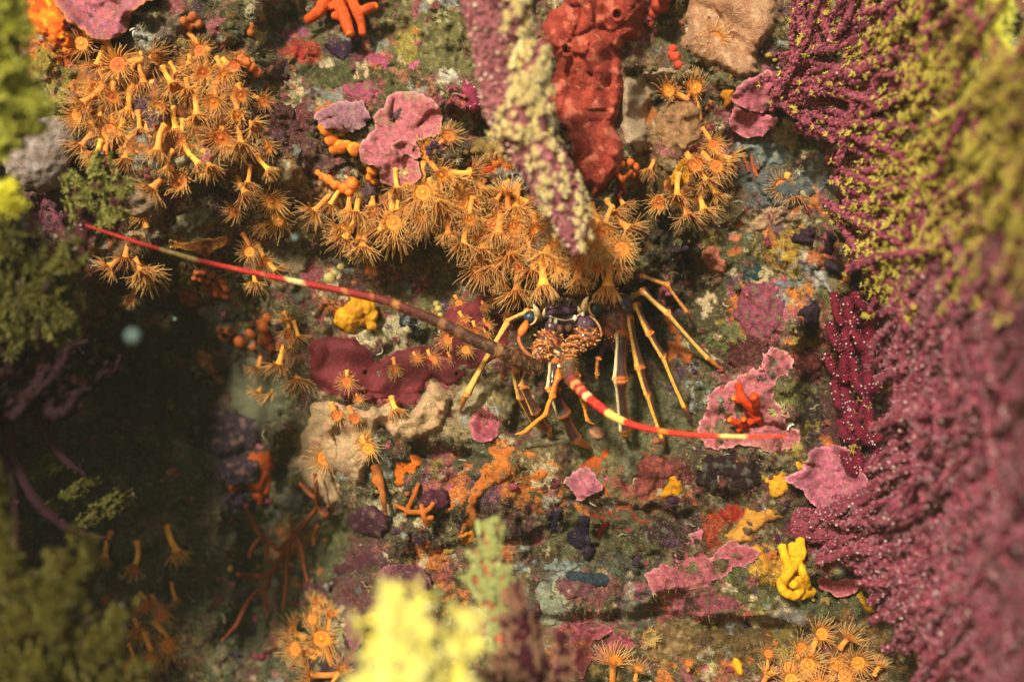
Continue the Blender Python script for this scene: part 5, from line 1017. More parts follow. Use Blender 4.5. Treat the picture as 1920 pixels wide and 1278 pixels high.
for x, y, s, a, f, L, lb in [
    (1540, 1188, .85, 290, 1, 58, 'tallest upright polyp at the bottom right'), (1592, 1195, .8, 300, 0, 34, 'small upright polyp right of the tallest one at the bottom right'), (1502, 1212, .8, 270, 2, 34, None), (1513, 1245, 1.1, 280, 2, 34, 'largest open polyp at the bottom right'), (1568, 1243, 1.0, 280, 2, 34, 'middle open polyp of the bottom right row'), (1608, 1241, 1.0, 290, 2, 34, 'rightmost open polyp of the bottom right row'), (1650, 1245, .8, 300, 1, 34, None),
    (1480, 1250, .8, 250, 1, 34, None), (1440, 1262, .9, 270, 0, 34, None), (1483, 1275, .9, 270, 2, 34, None), (1583, 1268, .9, 270, 1, 34, None), (1535, 1285, 1.0, 270, 1, 34, None), (1440, 1225, .6, 270, 1, 34, None), (1290, 1240, .6, 270, 2, 34, None), (1195, 1255, .6, 270, 0, 34, None)]:
    o = polyp(x, y, s, a, f, 30, L, lb, GF)
    if not lb: name_crowd(o, x, y, s, f, '', GF)
polyp(1150, 1240, 1.05, 272, 0, 22, 58, 'tall single polyp with upward fringe at the bottom centre', 'polyps at the bottom right')
GG = 'polyps in the dark lower left'
for x, y, s, a, f, L, lb in [
    (603, 1195, 1.2, 250, 2, 58, 'large green fringed polyp left of the bright yellow branch'), (595, 1130, .9, 280, 0, 58, 'upper dim polyp above the green fringed one'), (548, 1180, .95, 230, 0, 34, None), (573, 1228, 1.0, 200, 1, 34, None), (580, 1265, 1.0, 190, 0, 34, None), (620, 1150, .8, 290, 0, 34, None), (585, 1160, .8, 260, 1, 34, None), (640, 1255, .9, 300, 1, 34, None), (555, 1215, .9, 200, 1, 34, None)]:
    o = polyp(x, y, s, a, f, 24, L, lb, GG)
    if not lb: name_crowd(o, x, y, s, f, '', GG)
for x, y, s, a, f, L in [(305, 1152, .8, 60, 2, 34), (315, 1210, .95, 60, 2, 34), (258, 1185, .8, 60, 2, 34), (283, 1232, .85, 60, 2, 34), (250, 1065, .8, 90, 1, 34), (332, 1035, 1.1, 70, 0, 58), (195, 1045, .8, 90, 1, 34), (240, 1278, .9, 60, 1, 34), (275, 1135, .8, 60, 2, 34), (250, 1240, .6, 60, 2, 34), (330, 1125, .6, 60, 1, 34)]:
    o = polyp(x, y, s, a, f, 18, L, None, 'barely lit polyps'); name_crowd(o, x, y, s, f, '', 'barely lit polyps')

# ------------------------------------------------------------------ sea fans and branching corals with polyps
def star_verts(P, Nn, r, rs, arms=6, col1=None, col2=None):
    """little open polyps: arms as thin wedges. P (n,3), Nn (n,3) normals, r world radius"""
    n = len(P)
    ref = rs.normal(size=(n, 3)); u = np.cross(Nn, ref); u /= np.linalg.norm(u, axis=1)[:, None]+1e-9; v = np.cross(Nn, u)
    V = []; F = []; C = []
    rr = r*rs.uniform(.7, 1.2, n)
    cnt = 0
    body = P+Nn*(rr*.5)[:, None]
    for k in range(arms):
        a = 2*math.pi*k/arms; d = u*math.cos(a)+v*math.sin(a); e = u*-math.sin(a)+v*math.cos(a)
        V += [body+e*(rr*.2)[:, None], body-e*(rr*.2)[:, None], body+(d*.85+Nn*.5)*(rr)[:, None], body+Nn*(rr*.28)[:, None]]
        C += [col1, col1, col2, col1]
    V = np.stack(V, 1).reshape(-1, 3); C = np.tile(np.array(C), (n, 1)).reshape(-1, 3); m = arms*4
    f = np.concatenate([[[4*k, 4*k+2, 4*k+3], [4*k+2, 4*k+1, 4*k+3], [4*k+1, 4*k+2, 4*k]] for k in range(arms)])
    F = (f[None]+np.arange(n)[:, None, None]*m).reshape(-1, 3)
    # foot
    foot = np.stack([P-Nn*(rr*.2)[:, None]+u*(rr*.3)[:, None], P-Nn*(rr*.2)[:, None]+(v*.3-u*.15)*(rr)[:, None], P-Nn*(rr*.2)[:, None]-(v*.3+u*.15)*(rr)[:, None], body+Nn*(rr*.1)[:, None]], 1).reshape(-1, 3)
    ff = (np.array([[0, 1, 3], [1, 2, 3], [2, 0, 3]])[None]+np.arange(n)[:, None, None]*4).reshape(-1, 3)+len(V)
    return np.concatenate([V, foot]), np.concatenate([F, ff]), np.concatenate([C, np.tile(col1, (n*4, 1))])
OCT = np.array([[1, 0, 0], [-1, 0, 0], [0, 1, 0], [0, -1, 0], [0, 0, 1], [0, 0, -1]], float)
OCF = np.array([[0, 2, 4], [2, 1, 4], [1, 3, 4], [3, 0, 4], [2, 0, 5], [1, 2, 5], [3, 1, 5], [0, 3, 5]])
def dot_verts(P, r, rs, pal):
    n = len(P); rr = r*rs.uniform(.6, 1.3, n)
    V = (P[:, None]+OCT[None]*rr[:, None, None]).reshape(-1, 3); F = (OCF[None]+np.arange(n)[:, None, None]*6).reshape(-1, 3)
    return V, F, np.repeat(pal[rs.integers(0, len(pal), n)], 6, 0)
def surf_pts(pts, r, n, rs, t0=0, t1=1):
    q = spline(pts, 40); t = rs.uniform(t0, t1, n); a = rs.uniform(0, 2*math.pi, n)
    i = t*39; i0 = np.minimum(i.astype(int), 38); fr = (i-i0)[:, None]; c = q[i0]*(1-fr)+q[i0+1]*fr
    P = W(c[:, 0], c[:, 1], c[:, 2]); T = W(*(q[i0+1].T))-W(*(q[i0].T)); T /= np.linalg.norm(T, axis=1)[:, None]+1e-12
    ref = np.array([0, -1.0, 0]); u = ref-T*(T@ref)[:, None]; u /= np.linalg.norm(u, axis=1)[:, None]+1e-9; v = np.cross(T, u)
    N_ = u*np.cos(a)[:, None]+v*np.sin(a)[:, None]
    rr = (np.interp(t, np.linspace(0, 1, len(r)), r) if np.ndim(r) else np.full(n, r))*(D-c[:, 2])/D*K
    return P+N_*rr[:, None]*1.0, N_, t

def seafan(name, label, branches, bark=('6a1830', '54122a'), dots=('c8a8ac', 'b48c98', 'd8c4bc'), stars=('b8a030', 'd8cc80'), cat='sea fan', group=None, seed=0, dot_r=1.8, star_r=6.5, starn=6, bump=2.2):
    """branches: (pts, r, n_dots, n_stars[, t0 of stars, t1])"""
    rs = np.random.default_rng(900+seed)
    b0 = wpt(*branches[0][0][0]); root = thing(name, b0, label, cat, group)
    dp = []; sp = []; sn = []
    rest = Acc()
    for bi, br in enumerate(branches):
        pts, r, nd, ns = br[:4]
        V, F, N_, t = tube(pts, r, n=max(10, int(len(pts)*7)), sides=10, bumps=bump, seed=seed)
        u = V/K; m = sstep(-.3, .3, fbm(u[:, 0], u[:, 2]+u[:, 1], 18, 3, 30+seed))[:, None]
        if bi < 290: part('branch', root, V, F, S(bark[0])*(1-m)+S(bark[1])*m, 'gorgonian_bark')
        else: acc_multi(rest, V, F, S(bark[0])*(1-m)+S(bark[1])*m)
        if nd:
            P, N_, t = surf_pts(pts, r, nd, rs); k = (N_[:, 1] < .35); dp.append(P[k])
        if ns:
            P, N_, t = surf_pts(pts, r, ns, rs, *(br[4:6] if len(br) > 4 else (0, 1))); k = (N_[:, 1] < .5); sp.append(P[k]); sn.append(N_[k])
    if rest.n:
        V, F, C = rest.get(); part('branch_thicket', root, V, F, C, 'gorgonian_bark', kind='stuff')
    if dp:
        dpp = np.concatenate(dp); sel = rs.random(len(dpp)) < .2; bb = dpp[rs.random(len(dpp)) < .9]+rs.normal(0, 1.4*K, (1, 3))
        V, F, C = dot_verts(bb, dot_r*1.5*K, rs, np.array([S(c) for c in bark]+[S(bark[0])*1.5])); part('bark_bumps', root, V, F, C, 'gorgonian_bark', smooth=False, kind='stuff')
        V, F, C = dot_verts(dpp[sel]+np.array([0, -1.6*K, 0]), dot_r*1.2*K, rs, np.array([S(c) for c in dots])); part('closed_polyp_cover', root, V, F, C, 'gorgonian_polyp', kind='stuff')
    if sp:
        V, F, C = star_verts(np.concatenate(sp), np.concatenate(sn), star_r*K, rs, starn, S(stars[0]), S(stars[1])); part('open_polyp_cover', root, V, F, C, 'gorgonian_polyp', smooth=False, kind='stuff')
    return root

def fan_branches(x0, y0, h0, dirs, rs, ndens=.55, star=None, r0=15, r1=9, hgrow=.45, wig=14):
    """dirs: (angle deg, length, side shoots). h rises with distance"""
    out = []
    for a, L, ns in dirs:
        n = 6; aa = math.radians(a); pts = []; x, y, h = x0, y0, h0
        cur = aa+rs.normal(0, .12)
        for i in range(n):
            pts.append((x, y, h)); cur += rs.normal(0, .11)+(aa-cur)*.2; x += math.cos(cur)*L/(n-1); y -= math.sin(cur)*L/(n-1); h += hgrow*L/(n-1)*rs.uniform(.6, 1.3)+rs.normal(0, 8)
        out.append((pts, [r0, (r0+r1)/2, r1], L))
        for s in range(ns):
            k = rs.uniform(.15, .9); j = min(int(k*(n-1)), n-2); fr = k*(n-1)-j; p = np.array(pts[j])*(1-fr)+np.array(pts[j+1])*fr
            sgn = 1 if s % 2 else -1; b0 = aa+sgn*rs.uniform(.5, .95); Ls = L*rs.uniform(.25, .5)*(1.15-k*.5); q = []; x, y, h = p; m = 5
            for i in range(m):
                q.append((x, y, h)); b0 += (aa-b0)*.3; x += math.cos(b0)*Ls/(m-1); y -= math.sin(b0)*Ls/(m-1); h += hgrow*Ls/(m-1)*rs.uniform(.4, 1.4)+rs.normal(0, 9)
            out.append((q, [r1*1.1, r1, r1*.7], Ls))
    res = []
    for pts, r, L in out:
        mid = pts[len(pts)//2]; s = star(mid) if star else 0
        res.append((pts, r, int(L*ndens*(1-s*.6)*2.4), int(L*s*1.5)))
    return res

# purple fans at the right
def fan_region(left, y0, y1, origin, n, rs, hfun, star, r=10, ln=(110, 210), gaps=None, nd=150, ns=26, align=1.0, jit=.42):
    """branchlets that follow the fan's growth lines; left(y) is the ragged edge"""
    out = []; tries = 0
    while len(out) < n and tries < n*30:
        tries += 1; y = rs.uniform(y0, y1); x = rs.uniform(left(y), 1990)
        if gaps and gaps(x, y): continue
        a = math.atan2(origin[1]-y, x-origin[0]); u = .85*align*min(1, max(0, (x-1600)/160)); tgt = math.pi/2-.12; tgt = tgt if a > -.9 else -math.pi*.42; a = a*(1-u)+tgt*u
        a += rs.normal(0, jit); L = rs.uniform(*ln); m = 5; pts = []; px, py = x-math.cos(a)*L*.5, y+math.sin(a)*L*.5; dh = rs.normal(-8, 26); b = a+rs.normal(0, .25)
        for i in range(m):
            pts.append((px, py, hfun(px, py)+dh+rs.normal(0, 5))); b += (a-b)*.4+rs.normal(0, .14); px += math.cos(b)*L/(m-1); py -= math.sin(b)*L/(m-1)
        s = star(x, y); rr = r*rs.uniform(.6, 1.15)
        out.append((pts, [rr*.9, rr, rr*.9, rr*.55], int(nd*(1-s*.8)*L/160*rr/10), int(ns*s*L/160)))
    return out
def hfan(x, y): d = max(0, x-1480); return 62+.85*d+.0017*d*d
def edge_up(y): return float(np.interp(y, [-60, 0, 90, 150, 185, 215, 260, 320, 400, 480, 560], [1500, 1490, 1490, 1470, 1490, 1530, 1590, 1612, 1625, 1640, 1645]))
def edge_lo(y): return float(np.interp(y, [430, 500, 620, 700, 830, 930, 960, 1000, 1060, 1120, 1200, 1340], [1690, 1685, 1675, 1685, 1675, 1640, 1575, 1560, 1610, 1680, 1720, 1760]))
YP = [(1715, 250, 45), (1735, 300, 50), (1700, 345, 30), (1770, 330, 45), (1690, 230, 36), (1640, 60, 26), (1700, 60, 34), (1620, 120, 24), (1740, 120, 40), (1790, 200, 50), (1810, 120, 60), (1850, 260, 60), (1700, 500, 40), (1720, 560, 36), (1760, 470, 46), (1560, 30, 20), (1500, 30, 26), (1840, 420, 46), (1680, 430, 26), (1900, 330, 50)]
def st_up(x, y):
    for a, b, c in YP:
        if math.hypot(x-a, y-b) < c: return 1.0
    return .5 if x > 1640 and y < 560 else .14
def gap_up(x, y): return (x > 1850 and y < 70) or math.hypot((x-1790)/28, (y-290)/40) < 1 or math.hypot((x-1760)/40, (y-205)/18) < 1 or (noise(np.array([x]), np.array([y]), 70, 431)[0] > .52)
rs = np.random.default_rng(5)
B = [([(1462, 178, 40), (1492, 175, 66), (1530, 178, 90), (1585, 190, 120), (1650, 205, 170)], [24, 24, 22, 20, 14], 900, 0), ([(1590, 195, 110), (1625, 260, 130), (1640, 340, 140), (1652, 430, 160), (1668, 520, 170)], [14, 14, 13, 13, 11], 700, 0)]
B += fan_region(edge_up, -40, 560, (1455, 190), 380, rs, hfan, st_up, r=7.5, gaps=gap_up, ln=(100, 190), nd=240, ns=62)
seafan('sea_fan', 'upper purple sea fan with yellow open polyps at the right edge', B, bark=('8c4450', '743446'), stars=('b8a438', 'ecdf70'), seed=1, dot_r=2.2, star_r=7.5, starn=6)
rs = np.random.default_rng(9)
def gap_lo(x, y): return math.hypot((x-1830)/40, (y-1130)/26) < 1 or math.hypot((x-1745)/16, (y-1180)/30) < 1 or (noise(np.array([x]), np.array([y]), 60, 433)[0] > .6 and x > 1650)
B = [([(1495, 985, 50), (1540, 988, 78), (1600, 1000, 110), (1670, 1020, 170), (1740, 1050, 230), (1820, 1070, 300)], [30, 30, 26, 22, 18, 14], 1100, 0), ([(1540, 975, 76), (1620, 960, 120), (1700, 920, 200), (1780, 870, 280)], [24, 20, 16, 12], 700, 0),
     ([(1560, 1000, 80), (1620, 1060, 120), (1690, 1130, 180), (1750, 1230, 240)], [22, 20, 16, 12], 600, 0)]
B += fan_region(edge_lo, 440, 1330, (1470, 1010), 760, rs, hfan, lambda x, y: .45, r=7.5, gaps=gap_lo, ln=(80, 170), nd=300, ns=60)
seafan('sea_fan', 'broad dense purple sea fan dotted white filling the lower right edge', B, bark=('884250', '743240'), stars=('905060', 'bc8c90'), seed=2, dot_r=2.2, star_r=6, starn=6)
rs = np.random.default_rng(12)
B = []
for i in range(26):
    x = 1820+rs.uniform(0, 190); yy = rs.uniform(350, 1250); L = rs.uniform(220, 420); h = 480+(x-1820)*1.7+rs.normal(0, 30); lean = rs.normal(.04, .12)
    B.append(([(x+lean*(k-2.5)*L/5+rs.normal(0, 6), yy+L/2-L*k/5, h+rs.normal(0, 10)) for k in range(6)], [9, 12, 11, 7], 170, 16 if yy < 700 else 0))
seafan('sea_fan', 'blurred pinkish purple sea fan rising close to the camera along the right edge', B, bark=('8a3e52', '743048'), dots=('c8a0a0', 'd0a8a0', 'b08488'), seed=3, dot_r=2.6, star_r=14)
rs = np.random.default_rng(14)
B = []
for i, (x, ya, yb, h) in enumerate([(1800, 330, -60, 430), (1845, 300, -60, 500), (1780, 420, 180, 400), (1880, 560, 240, 560), (1905, 420, 120, 620), (1845, 480, 300, 500)]):
    B.append(([(x+rs.normal(0, 7)+k*3, ya+(yb-ya)*k/6, h+rs.normal(0, 14)) for k in range(7)], [8, 9, 8, 5], 50, 60))
seafan('sea_fan', 'bright yellow green branches blurred at the upper right edge', B, bark=('7a6428', '80582c'), stars=('c8c030', 'ecec78'), seed=4, star_r=22, starn=8)
# small tongues left of the big fan
for k, (pts, lb) in enumerate([([(1590, 560, 40), (1590, 610, 55), (1586, 660, 60), (1580, 710, 50)], 'short dark crimson branch left of the purple fans'), ([(1575, 720, 30), (1590, 770, 50), (1600, 830, 66), (1612, 890, 76)], 'crimson branch above the mauve shelf'),
                                ([(1640, 520, 90), (1636, 590, 96), (1630, 660, 96), (1626, 740, 90), (1632, 830, 90)], 'upright crimson branch in front of the purple fans')]):
    q = np.random.default_rng(70+k)
    seafan('sea_fan_branch', lb, [(pts, [12, 13, 9], 260, 0)]+[([(pts[j][0], pts[j][1], pts[j][2]), (pts[j][0]+sx*18, pts[j][1]-16, pts[j][2]+8), (pts[j][0]+sx*q.uniform(24, 38), pts[j][1]-q.uniform(40, 70), pts[j][2]+4)], [9, 9, 6], 110, 0) for j in range(1, len(pts)) for sx in (-1, 1)], seed=5+k, bark=('681428', '581026'))
seafan('sea_fan_branch', 'short branch with pale yellow polyps above the mauve shelf', [([(1600, 860, 70), (1604, 820, 84), (1612, 780, 92), (1622, 745, 96)], [6, 5, 4], 30, 22)], seed=9, stars=('a08430', 'c0a860'), star_r=9)
# centre branch from the top
seafan('sea_fan_branch', 'thick purple branch with creamy yellow polyps reaching down from the top centre',
       [([(905, -60, 410), (912, 0, 400), (925, 70, 390), (935, 140, 380), (950, 200, 372), (985, 260, 365), (1030, 330, 360), (1060, 390, 355), (1082, 450, 350)], [50, 47, 42, 40, 42, 44, 42, 36, 18], 2400, 120, .5, 1),
        ([(985, 190, 400), (992, 130, 410), (1002, 85, 415)], [26, 30, 16], 30, 200), ([(965, 260, 395), (980, 190, 400), (990, 130, 406)], [22, 24, 16], 60, 150), ([(1000, 280, 390), (1012, 220, 396), (1020, 160, 400)], [16, 16, 10], 20, 100),
        ([(955, 70, 400), (964, 0, 406), (955, -50, 410)], [22, 24, 24], 80, 110), ([(930, 110, 402), (940, 70, 406), (938, 10, 406)], [14, 14, 12], 60, 14),
        ([(1010, 280, 390), (1030, 330, 385), (1050, 400, 378)], [24, 22, 14], 100, 70), ([(1045, 390, 372), (1068, 440, 366), (1082, 474, 360)], [22, 18, 9], 160, 10)],
       bark=('9c6064', '884c54'), dots=('e4c4b4', 'd4a8a0', 'ecd8c0'), stars=('dcc070', 'fbf2c8'), seed=20, dot_r=2.8, star_r=10, starn=7)
seafan('sea_fan_branch', 'small fuzzy crimson tuft left of the thick centre branch', [([(870, 170, 60), (880, 185, 80), (888, 205, 90)], [20, 22, 12], 200, 0)], seed=21, bark=('8c2c48', '7c2440'))
# bottom centre, close to the lens
seafan('yellow_gorgonian', 'dazzling lemon yellow polyp branch very close at the bottom centre',
       [([(760, 1500, 900), (765, 1380, 880), (762, 1260, 865), (752, 1180, 855), (752, 1098, 850)], [18, 16, 13, 10, 7], 0, 84), ([(740, 1420, 870), (715, 1340, 862), (700, 1290, 855)], [12, 10, 7], 0, 30),
        ([(800, 1420, 860), (845, 1310, 850), (868, 1230, 845), (876, 1140, 845)], [14, 12, 9, 6], 0, 34), ([(770, 1260, 860), (796, 1220, 860), (806, 1165, 860)], [8, 8, 5], 0, 20), ([(740, 1240, 860), (716, 1200, 860), (700, 1150, 860)], [8, 7, 5], 0, 18), ([(730, 1230, 860), (705, 1215, 862), (684, 1190, 864)], [7, 6, 4], 0, 16), ([(740, 1300, 860), (700, 1290, 862), (676, 1262, 864)], [8, 7, 4], 0, 18), ([(760, 1180, 856), (782, 1150, 858), (790, 1110, 858)], [7, 6, 4], 0, 12), ([(880, 1220, 846), (900, 1180, 846)], [7, 4], 0, 8), ([(690, 1400, 880), (705, 1350, 870), (720, 1330, 870)], [20, 18, 12], 0, 26)],
       bark=('e0d060', 'd8c850'), stars=('ece064', 'f8f4b0'), seed=30, star_r=19, starn=8, cat='gorgonian')
seafan('yellow_gorgonian', 'greenish branch with an orange red core standing right of the lemon yellow one',
       [([(950, 1400, 520), (945, 1250, 500), (935, 1160, 480), (925, 1080, 470), (915, 1010, 460), (910, 980, 455)], [14, 12, 10, 8, 6, 3], 160, 150, .15, 1), ([(936, 1180, 485), (944, 1120, 480), (946, 1060, 470)], [9, 7, 3], 40, 50), ([(930, 1110, 478), (908, 1060, 474), (892, 1030, 470)], [7, 6, 3], 20, 44), ([(920, 1040, 466), (930, 1000, 462), (934, 972, 460)], [6, 5, 2], 20, 36), ([(935, 1180, 480), (918, 1130, 490), (895, 1090, 490), (878, 1072, 490)], [10, 9, 7, 4], 14, 90)],
       bark=('b85c40', 'a04c40'), stars=('a0a45c', 'd4d490'), seed=31, star_r=10, starn=8, cat='gorgonian')
seafan('sea_fan_branch', 'dark blurred maroon branches at the bottom centre', [([(1000, 1400, 560), (990, 1290, 560), (978, 1210, 555), (968, 1150, 550), (962, 1095, 545)], [24, 22, 18, 12, 5], 420, 90), ([(1040, 1400, 540), (1022, 1300, 540), (1005, 1220, 540), (992, 1150, 535)], [18, 16, 12, 5], 300, 70), ([(940, 1400, 540), (936, 1300, 540), (944, 1230, 540)], [22, 18, 8], 220, 60), ([(1005, 1400, 550), (1040, 1300, 548), (1052, 1230, 545), (1046, 1180, 542)], [16, 14, 10, 5], 160, 40), ([(985, 1280, 556), (955, 1210, 552), (942, 1150, 550)], [12, 10, 5], 120, 36), ([(905, 1420, 600), (908, 1330, 600), (900, 1260, 600)], [20, 16, 8], 120, 60)],
       bark=('441420', '3a141c'), dots=('9c6c64', 'ac8070'), stars=('8a5a48', 'b89070'), seed=32, dot_r=3.2, star_r=11)
# left edge; the dim olive bushes have shade put into their colour
rs = np.random.default_rng(60)
def bush(lst, r, nd, ns, wig=12, n=5, sub=2):
    """irregular branchlets: each (x0,y0,x1,y1,h)"""
    out = []
    for x0, y0, x1, y1, h in lst:
        for q in range(sub):
            ox, oy = rs.normal(0, wig), rs.normal(0, wig*.6); m = n; e = rs.uniform(.7, 1.08)
            pts = [(x0+ox*.4+(x1-x0+ox)*k*e/(m-1)+rs.normal(0, wig*.35), y0+oy*.4+(y1-y0+oy)*k*e/(m-1)+rs.normal(0, wig*.3), h+q*14+rs.normal(0, 10)) for k in range(m)]
            rr = r*rs.uniform(.6, 1.1); out.append((pts, [rr, rr*1.05, rr*.8, rr*.35], nd, ns))
    return out
seafan('yellow_gorgonian', 'blurred green yellow branch running down the upper left edge', bush([(10, -60, 40, 60, 620), (40, 40, 30, 170, 600), (20, 120, 40, 250, 590), (0, -40, -10, 120, 600), (-10, 100, 0, 260, 590), (5, 200, 20, 330, 570), (50, 160, 55, 240, 570)], 11, 0, 60, 14), seed=40, bark=('6c6c28', '5c6020'), stars=('98982c', 'd4d060'), star_r=15, starn=8, cat='gorgonian')
seafan('yellow_gorgonian', 'yellow star shaped sprig low on the upper left edge', [([(-30, 398, 620), (0, 384, 610), (25, 370, 600)], [8, 8, 6], 0, 16)], seed=41, bark=('b8ac20', 'a8a01c'), stars=('d4c81c', 'f0ec5c'), star_r=19, starn=8, cat='gorgonian')
seafan('sea_fan_branch', 'dull maroon stem with yellowish polyps at the start of the long antenna', [([(200, 310, 260), (178, 355, 270), (160, 400, 275), (150, 470, 275), (145, 540, 270), (150, 620, 260), (165, 670, 240)], [10, 12, 13, 13, 12, 10, 5], 200, 40, 0, .4)]+bush([(205, 430, 212, 340, 265), (160, 400, 140, 330, 270), (185, 350, 200, 300, 262)], 8, 10, 30, 8), seed=42, bark=('4a2024', '401a20'), stars=('74702c', 'a8a458'), star_r=13, starn=8)
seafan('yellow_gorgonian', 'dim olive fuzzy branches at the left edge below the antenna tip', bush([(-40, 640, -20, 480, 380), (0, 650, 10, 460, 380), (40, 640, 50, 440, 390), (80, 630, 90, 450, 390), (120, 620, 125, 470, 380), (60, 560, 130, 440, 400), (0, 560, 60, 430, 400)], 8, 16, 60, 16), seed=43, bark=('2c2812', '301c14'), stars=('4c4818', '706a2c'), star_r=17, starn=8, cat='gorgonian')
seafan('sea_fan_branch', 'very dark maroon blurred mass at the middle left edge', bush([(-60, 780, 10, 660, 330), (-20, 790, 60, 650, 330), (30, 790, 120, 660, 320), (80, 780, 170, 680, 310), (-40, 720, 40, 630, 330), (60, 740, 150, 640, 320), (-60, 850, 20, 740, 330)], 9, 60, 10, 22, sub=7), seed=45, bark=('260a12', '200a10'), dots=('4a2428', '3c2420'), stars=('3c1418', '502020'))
seafan('sea_fan_branch', 'dark maroon curved stems sweeping through the lower left', [([(-20, 700, 330), (10, 790, 330), (30, 870, 330), (70, 940, 320), (130, 990, 300), (200, 1010, 280)], [13, 12, 11, 10, 8, 4], 90, 0), ([(60, 700, 300), (70, 780, 300), (110, 850, 300), (160, 890, 290)], [9, 9, 8, 4], 50, 0), ([(-20, 820, 340), (20, 900, 340), (30, 1000, 340), (20, 1100, 340)], [10, 10, 9, 7], 60, 8)], seed=46, bark=('30101a', '280e16'), dots=('5a3434', '5a4034'))
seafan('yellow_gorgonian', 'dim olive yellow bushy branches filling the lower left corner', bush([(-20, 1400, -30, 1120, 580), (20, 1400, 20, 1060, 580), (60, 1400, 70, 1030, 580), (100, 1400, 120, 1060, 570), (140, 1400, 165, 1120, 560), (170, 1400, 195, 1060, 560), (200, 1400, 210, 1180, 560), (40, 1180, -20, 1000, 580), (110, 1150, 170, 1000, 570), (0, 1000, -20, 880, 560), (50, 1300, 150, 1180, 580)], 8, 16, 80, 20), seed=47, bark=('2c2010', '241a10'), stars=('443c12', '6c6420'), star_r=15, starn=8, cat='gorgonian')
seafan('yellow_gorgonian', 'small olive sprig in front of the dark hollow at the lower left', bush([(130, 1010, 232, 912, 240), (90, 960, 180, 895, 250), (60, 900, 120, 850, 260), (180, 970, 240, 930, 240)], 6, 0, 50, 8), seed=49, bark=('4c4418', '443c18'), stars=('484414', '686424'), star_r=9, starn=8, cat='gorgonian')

# ------------------------------------------------------------------ the spiny lobster
CREAM, DARK, ORNG, RED, PURP = S('e4ac48'), S('3a140c'), S('d87018'), S('b0180c'), S('3c2a58')
lob = thing('spiny_lobster', wpt(1085, 620, 60), 'brown spiny lobster with banded antennae peering out from under the polyp ledge', 'lobster')
hand = np.array(W(1085, 620, 60))

def ring_seg(pts, r, name, parent, cf, sides=14, n=None, bumps=0, flat=1.0, m='shell', sub=None):
    V, F, N_, t = tube(pts, r, n=n, sides=sides, bumps=bumps, flat=flat)
    return part(name, parent, V, F, cf(t, N_, V), m)

def spikes(P, N_, L, R, c0, c1, A, rs, lean=None):
    """cones on points P along N_"""
    n = len(P); ref = rs.normal(size=(n, 3)); u = np.cross(N_, ref); u /= np.linalg.norm(u, axis=1)[:, None]+1e-9; v = np.cross(N_, u)
    L = np.broadcast_to(L, (n,)); R = np.broadcast_to(R, (n,))
    d = N_ if lean is None else N_+lean; d = d/np.linalg.norm(d, axis=1)[:, None]
    ring = []
    for k in range(6):
        a = k*math.pi/3; ring.append(P-N_*(R*.3)[:, None]+(u*math.cos(a)+v*math.sin(a))*R[:, None])
    for k in range(6):
        a = k*math.pi/3; ring.append(P+d*(L*.5)[:, None]+(u*math.cos(a)+v*math.sin(a))*(R*.55)[:, None])
    ring.append(P+d*L[:, None]); V = np.stack(ring, 1).reshape(-1, 3)
    f4 = np.array([[k, (k+1) % 6, 6+(k+1) % 6, 6+k] for k in range(6)]); f3 = np.array([[6+k, 6+(k+1) % 6, 12] for k in range(6)])
    F4 = (f4[None]+np.arange(n)[:, None, None]*13).reshape(-1, 4); F3 = (f3[None]+np.arange(n)[:, None, None]*13).reshape(-1, 3)
    C = np.tile(np.concatenate([np.tile(c0, (6, 1)), np.tile(c1, (7, 1))]), (n, 1))
    acc_multi(A, V, [F4, F3], C)

rl = np.random.default_rng(77)
def ellip(name, parent, x, y, h, rx, ry, rh, cf, m='shell', bump=1.0, rotz=0, nu=28, nv=18, spine=0, sl=5, sr=1.6, sfun=None, s0='7a4a28', s1='e8c88a'):
    f = (D-h)/D*K; a = math.radians(rotz)
    R = np.array([[math.cos(a), 0, -math.sin(a)], [0, 1, 0], [math.sin(a), 0, math.cos(a)]])
    V, F, N_ = sph((0, 0, 0), np.array([rx, rh, ry])*f, nu, nv); n2 = N_@R.T; V = V@R.T
    u = V/K; V = V+n2*((noise(u[:, 0]+u[:, 1]*.5, u[:, 2], 8, 5)*bump+noise(u[:, 0]-u[:, 1]*.5, u[:, 2], 4, 6)*bump*.5)*K)[:, None]
    c = wpt(x, y, h); C = cf(V/K, n2)
    A = Acc(); acc_multi(A, V+c, F, C)
    if spine:
        k = rl.integers(0, len(V), spine); k = np.unique(k); P = (V+c)[k]; Nn = n2[k]
        g = (Nn[:, 1] < .2) & (sfun(u[k], Nn) if sfun else True); P, Nn = P[g], Nn[g]
        spikes(P, Nn, sl*K*rl.uniform(.5, 1.2, len(P)), sr*K*rl.uniform(.6, 1.3, len(P)), S(s0), S(s1), A, rl, lean=np.array([0, -.2, .1]))
    V, F, C = A.get()
    return part(name, parent, V, F, C, m)
def mottled(a, b, s=6, sd=0, c=None, th=.12):
    a, b = S(a), S(b)
    def f(u, n):
        m = sstep(-.15, .15, fbm(u[:, 0]+u[:, 1]*.6, u[:, 2]-u[:, 1]*.4, s, 2, sd))[:, None]; o = a*(1-m)+b*m
        if c is not None:
            k = sstep(th, th+.1, noise(u[:, 0]+u[:, 1]*.5, u[:, 2]+u[:, 1]*.3, s*.8, sd+9))[:, None]; o = o*(1-k)+S(c)*k
        return o
    return f
HH = 60
ellip('carapace', lob, 1088, 572, 0, 88, 52, 62, mottled('2c1414', '44242a', 10, 3, '9c602c', .22), bump=3, spine=320, sl=7, sr=2.6, nu=44, nv=28)
ellip('carapace_side', lob, 1152, 606, 20, 34, 62, 50, mottled('3a201c', '54322c', 8, 5, '9c5028', .2), bump=2, rotz=22, spine=90, sl=4, sr=1.3, nu=32, nv=22)
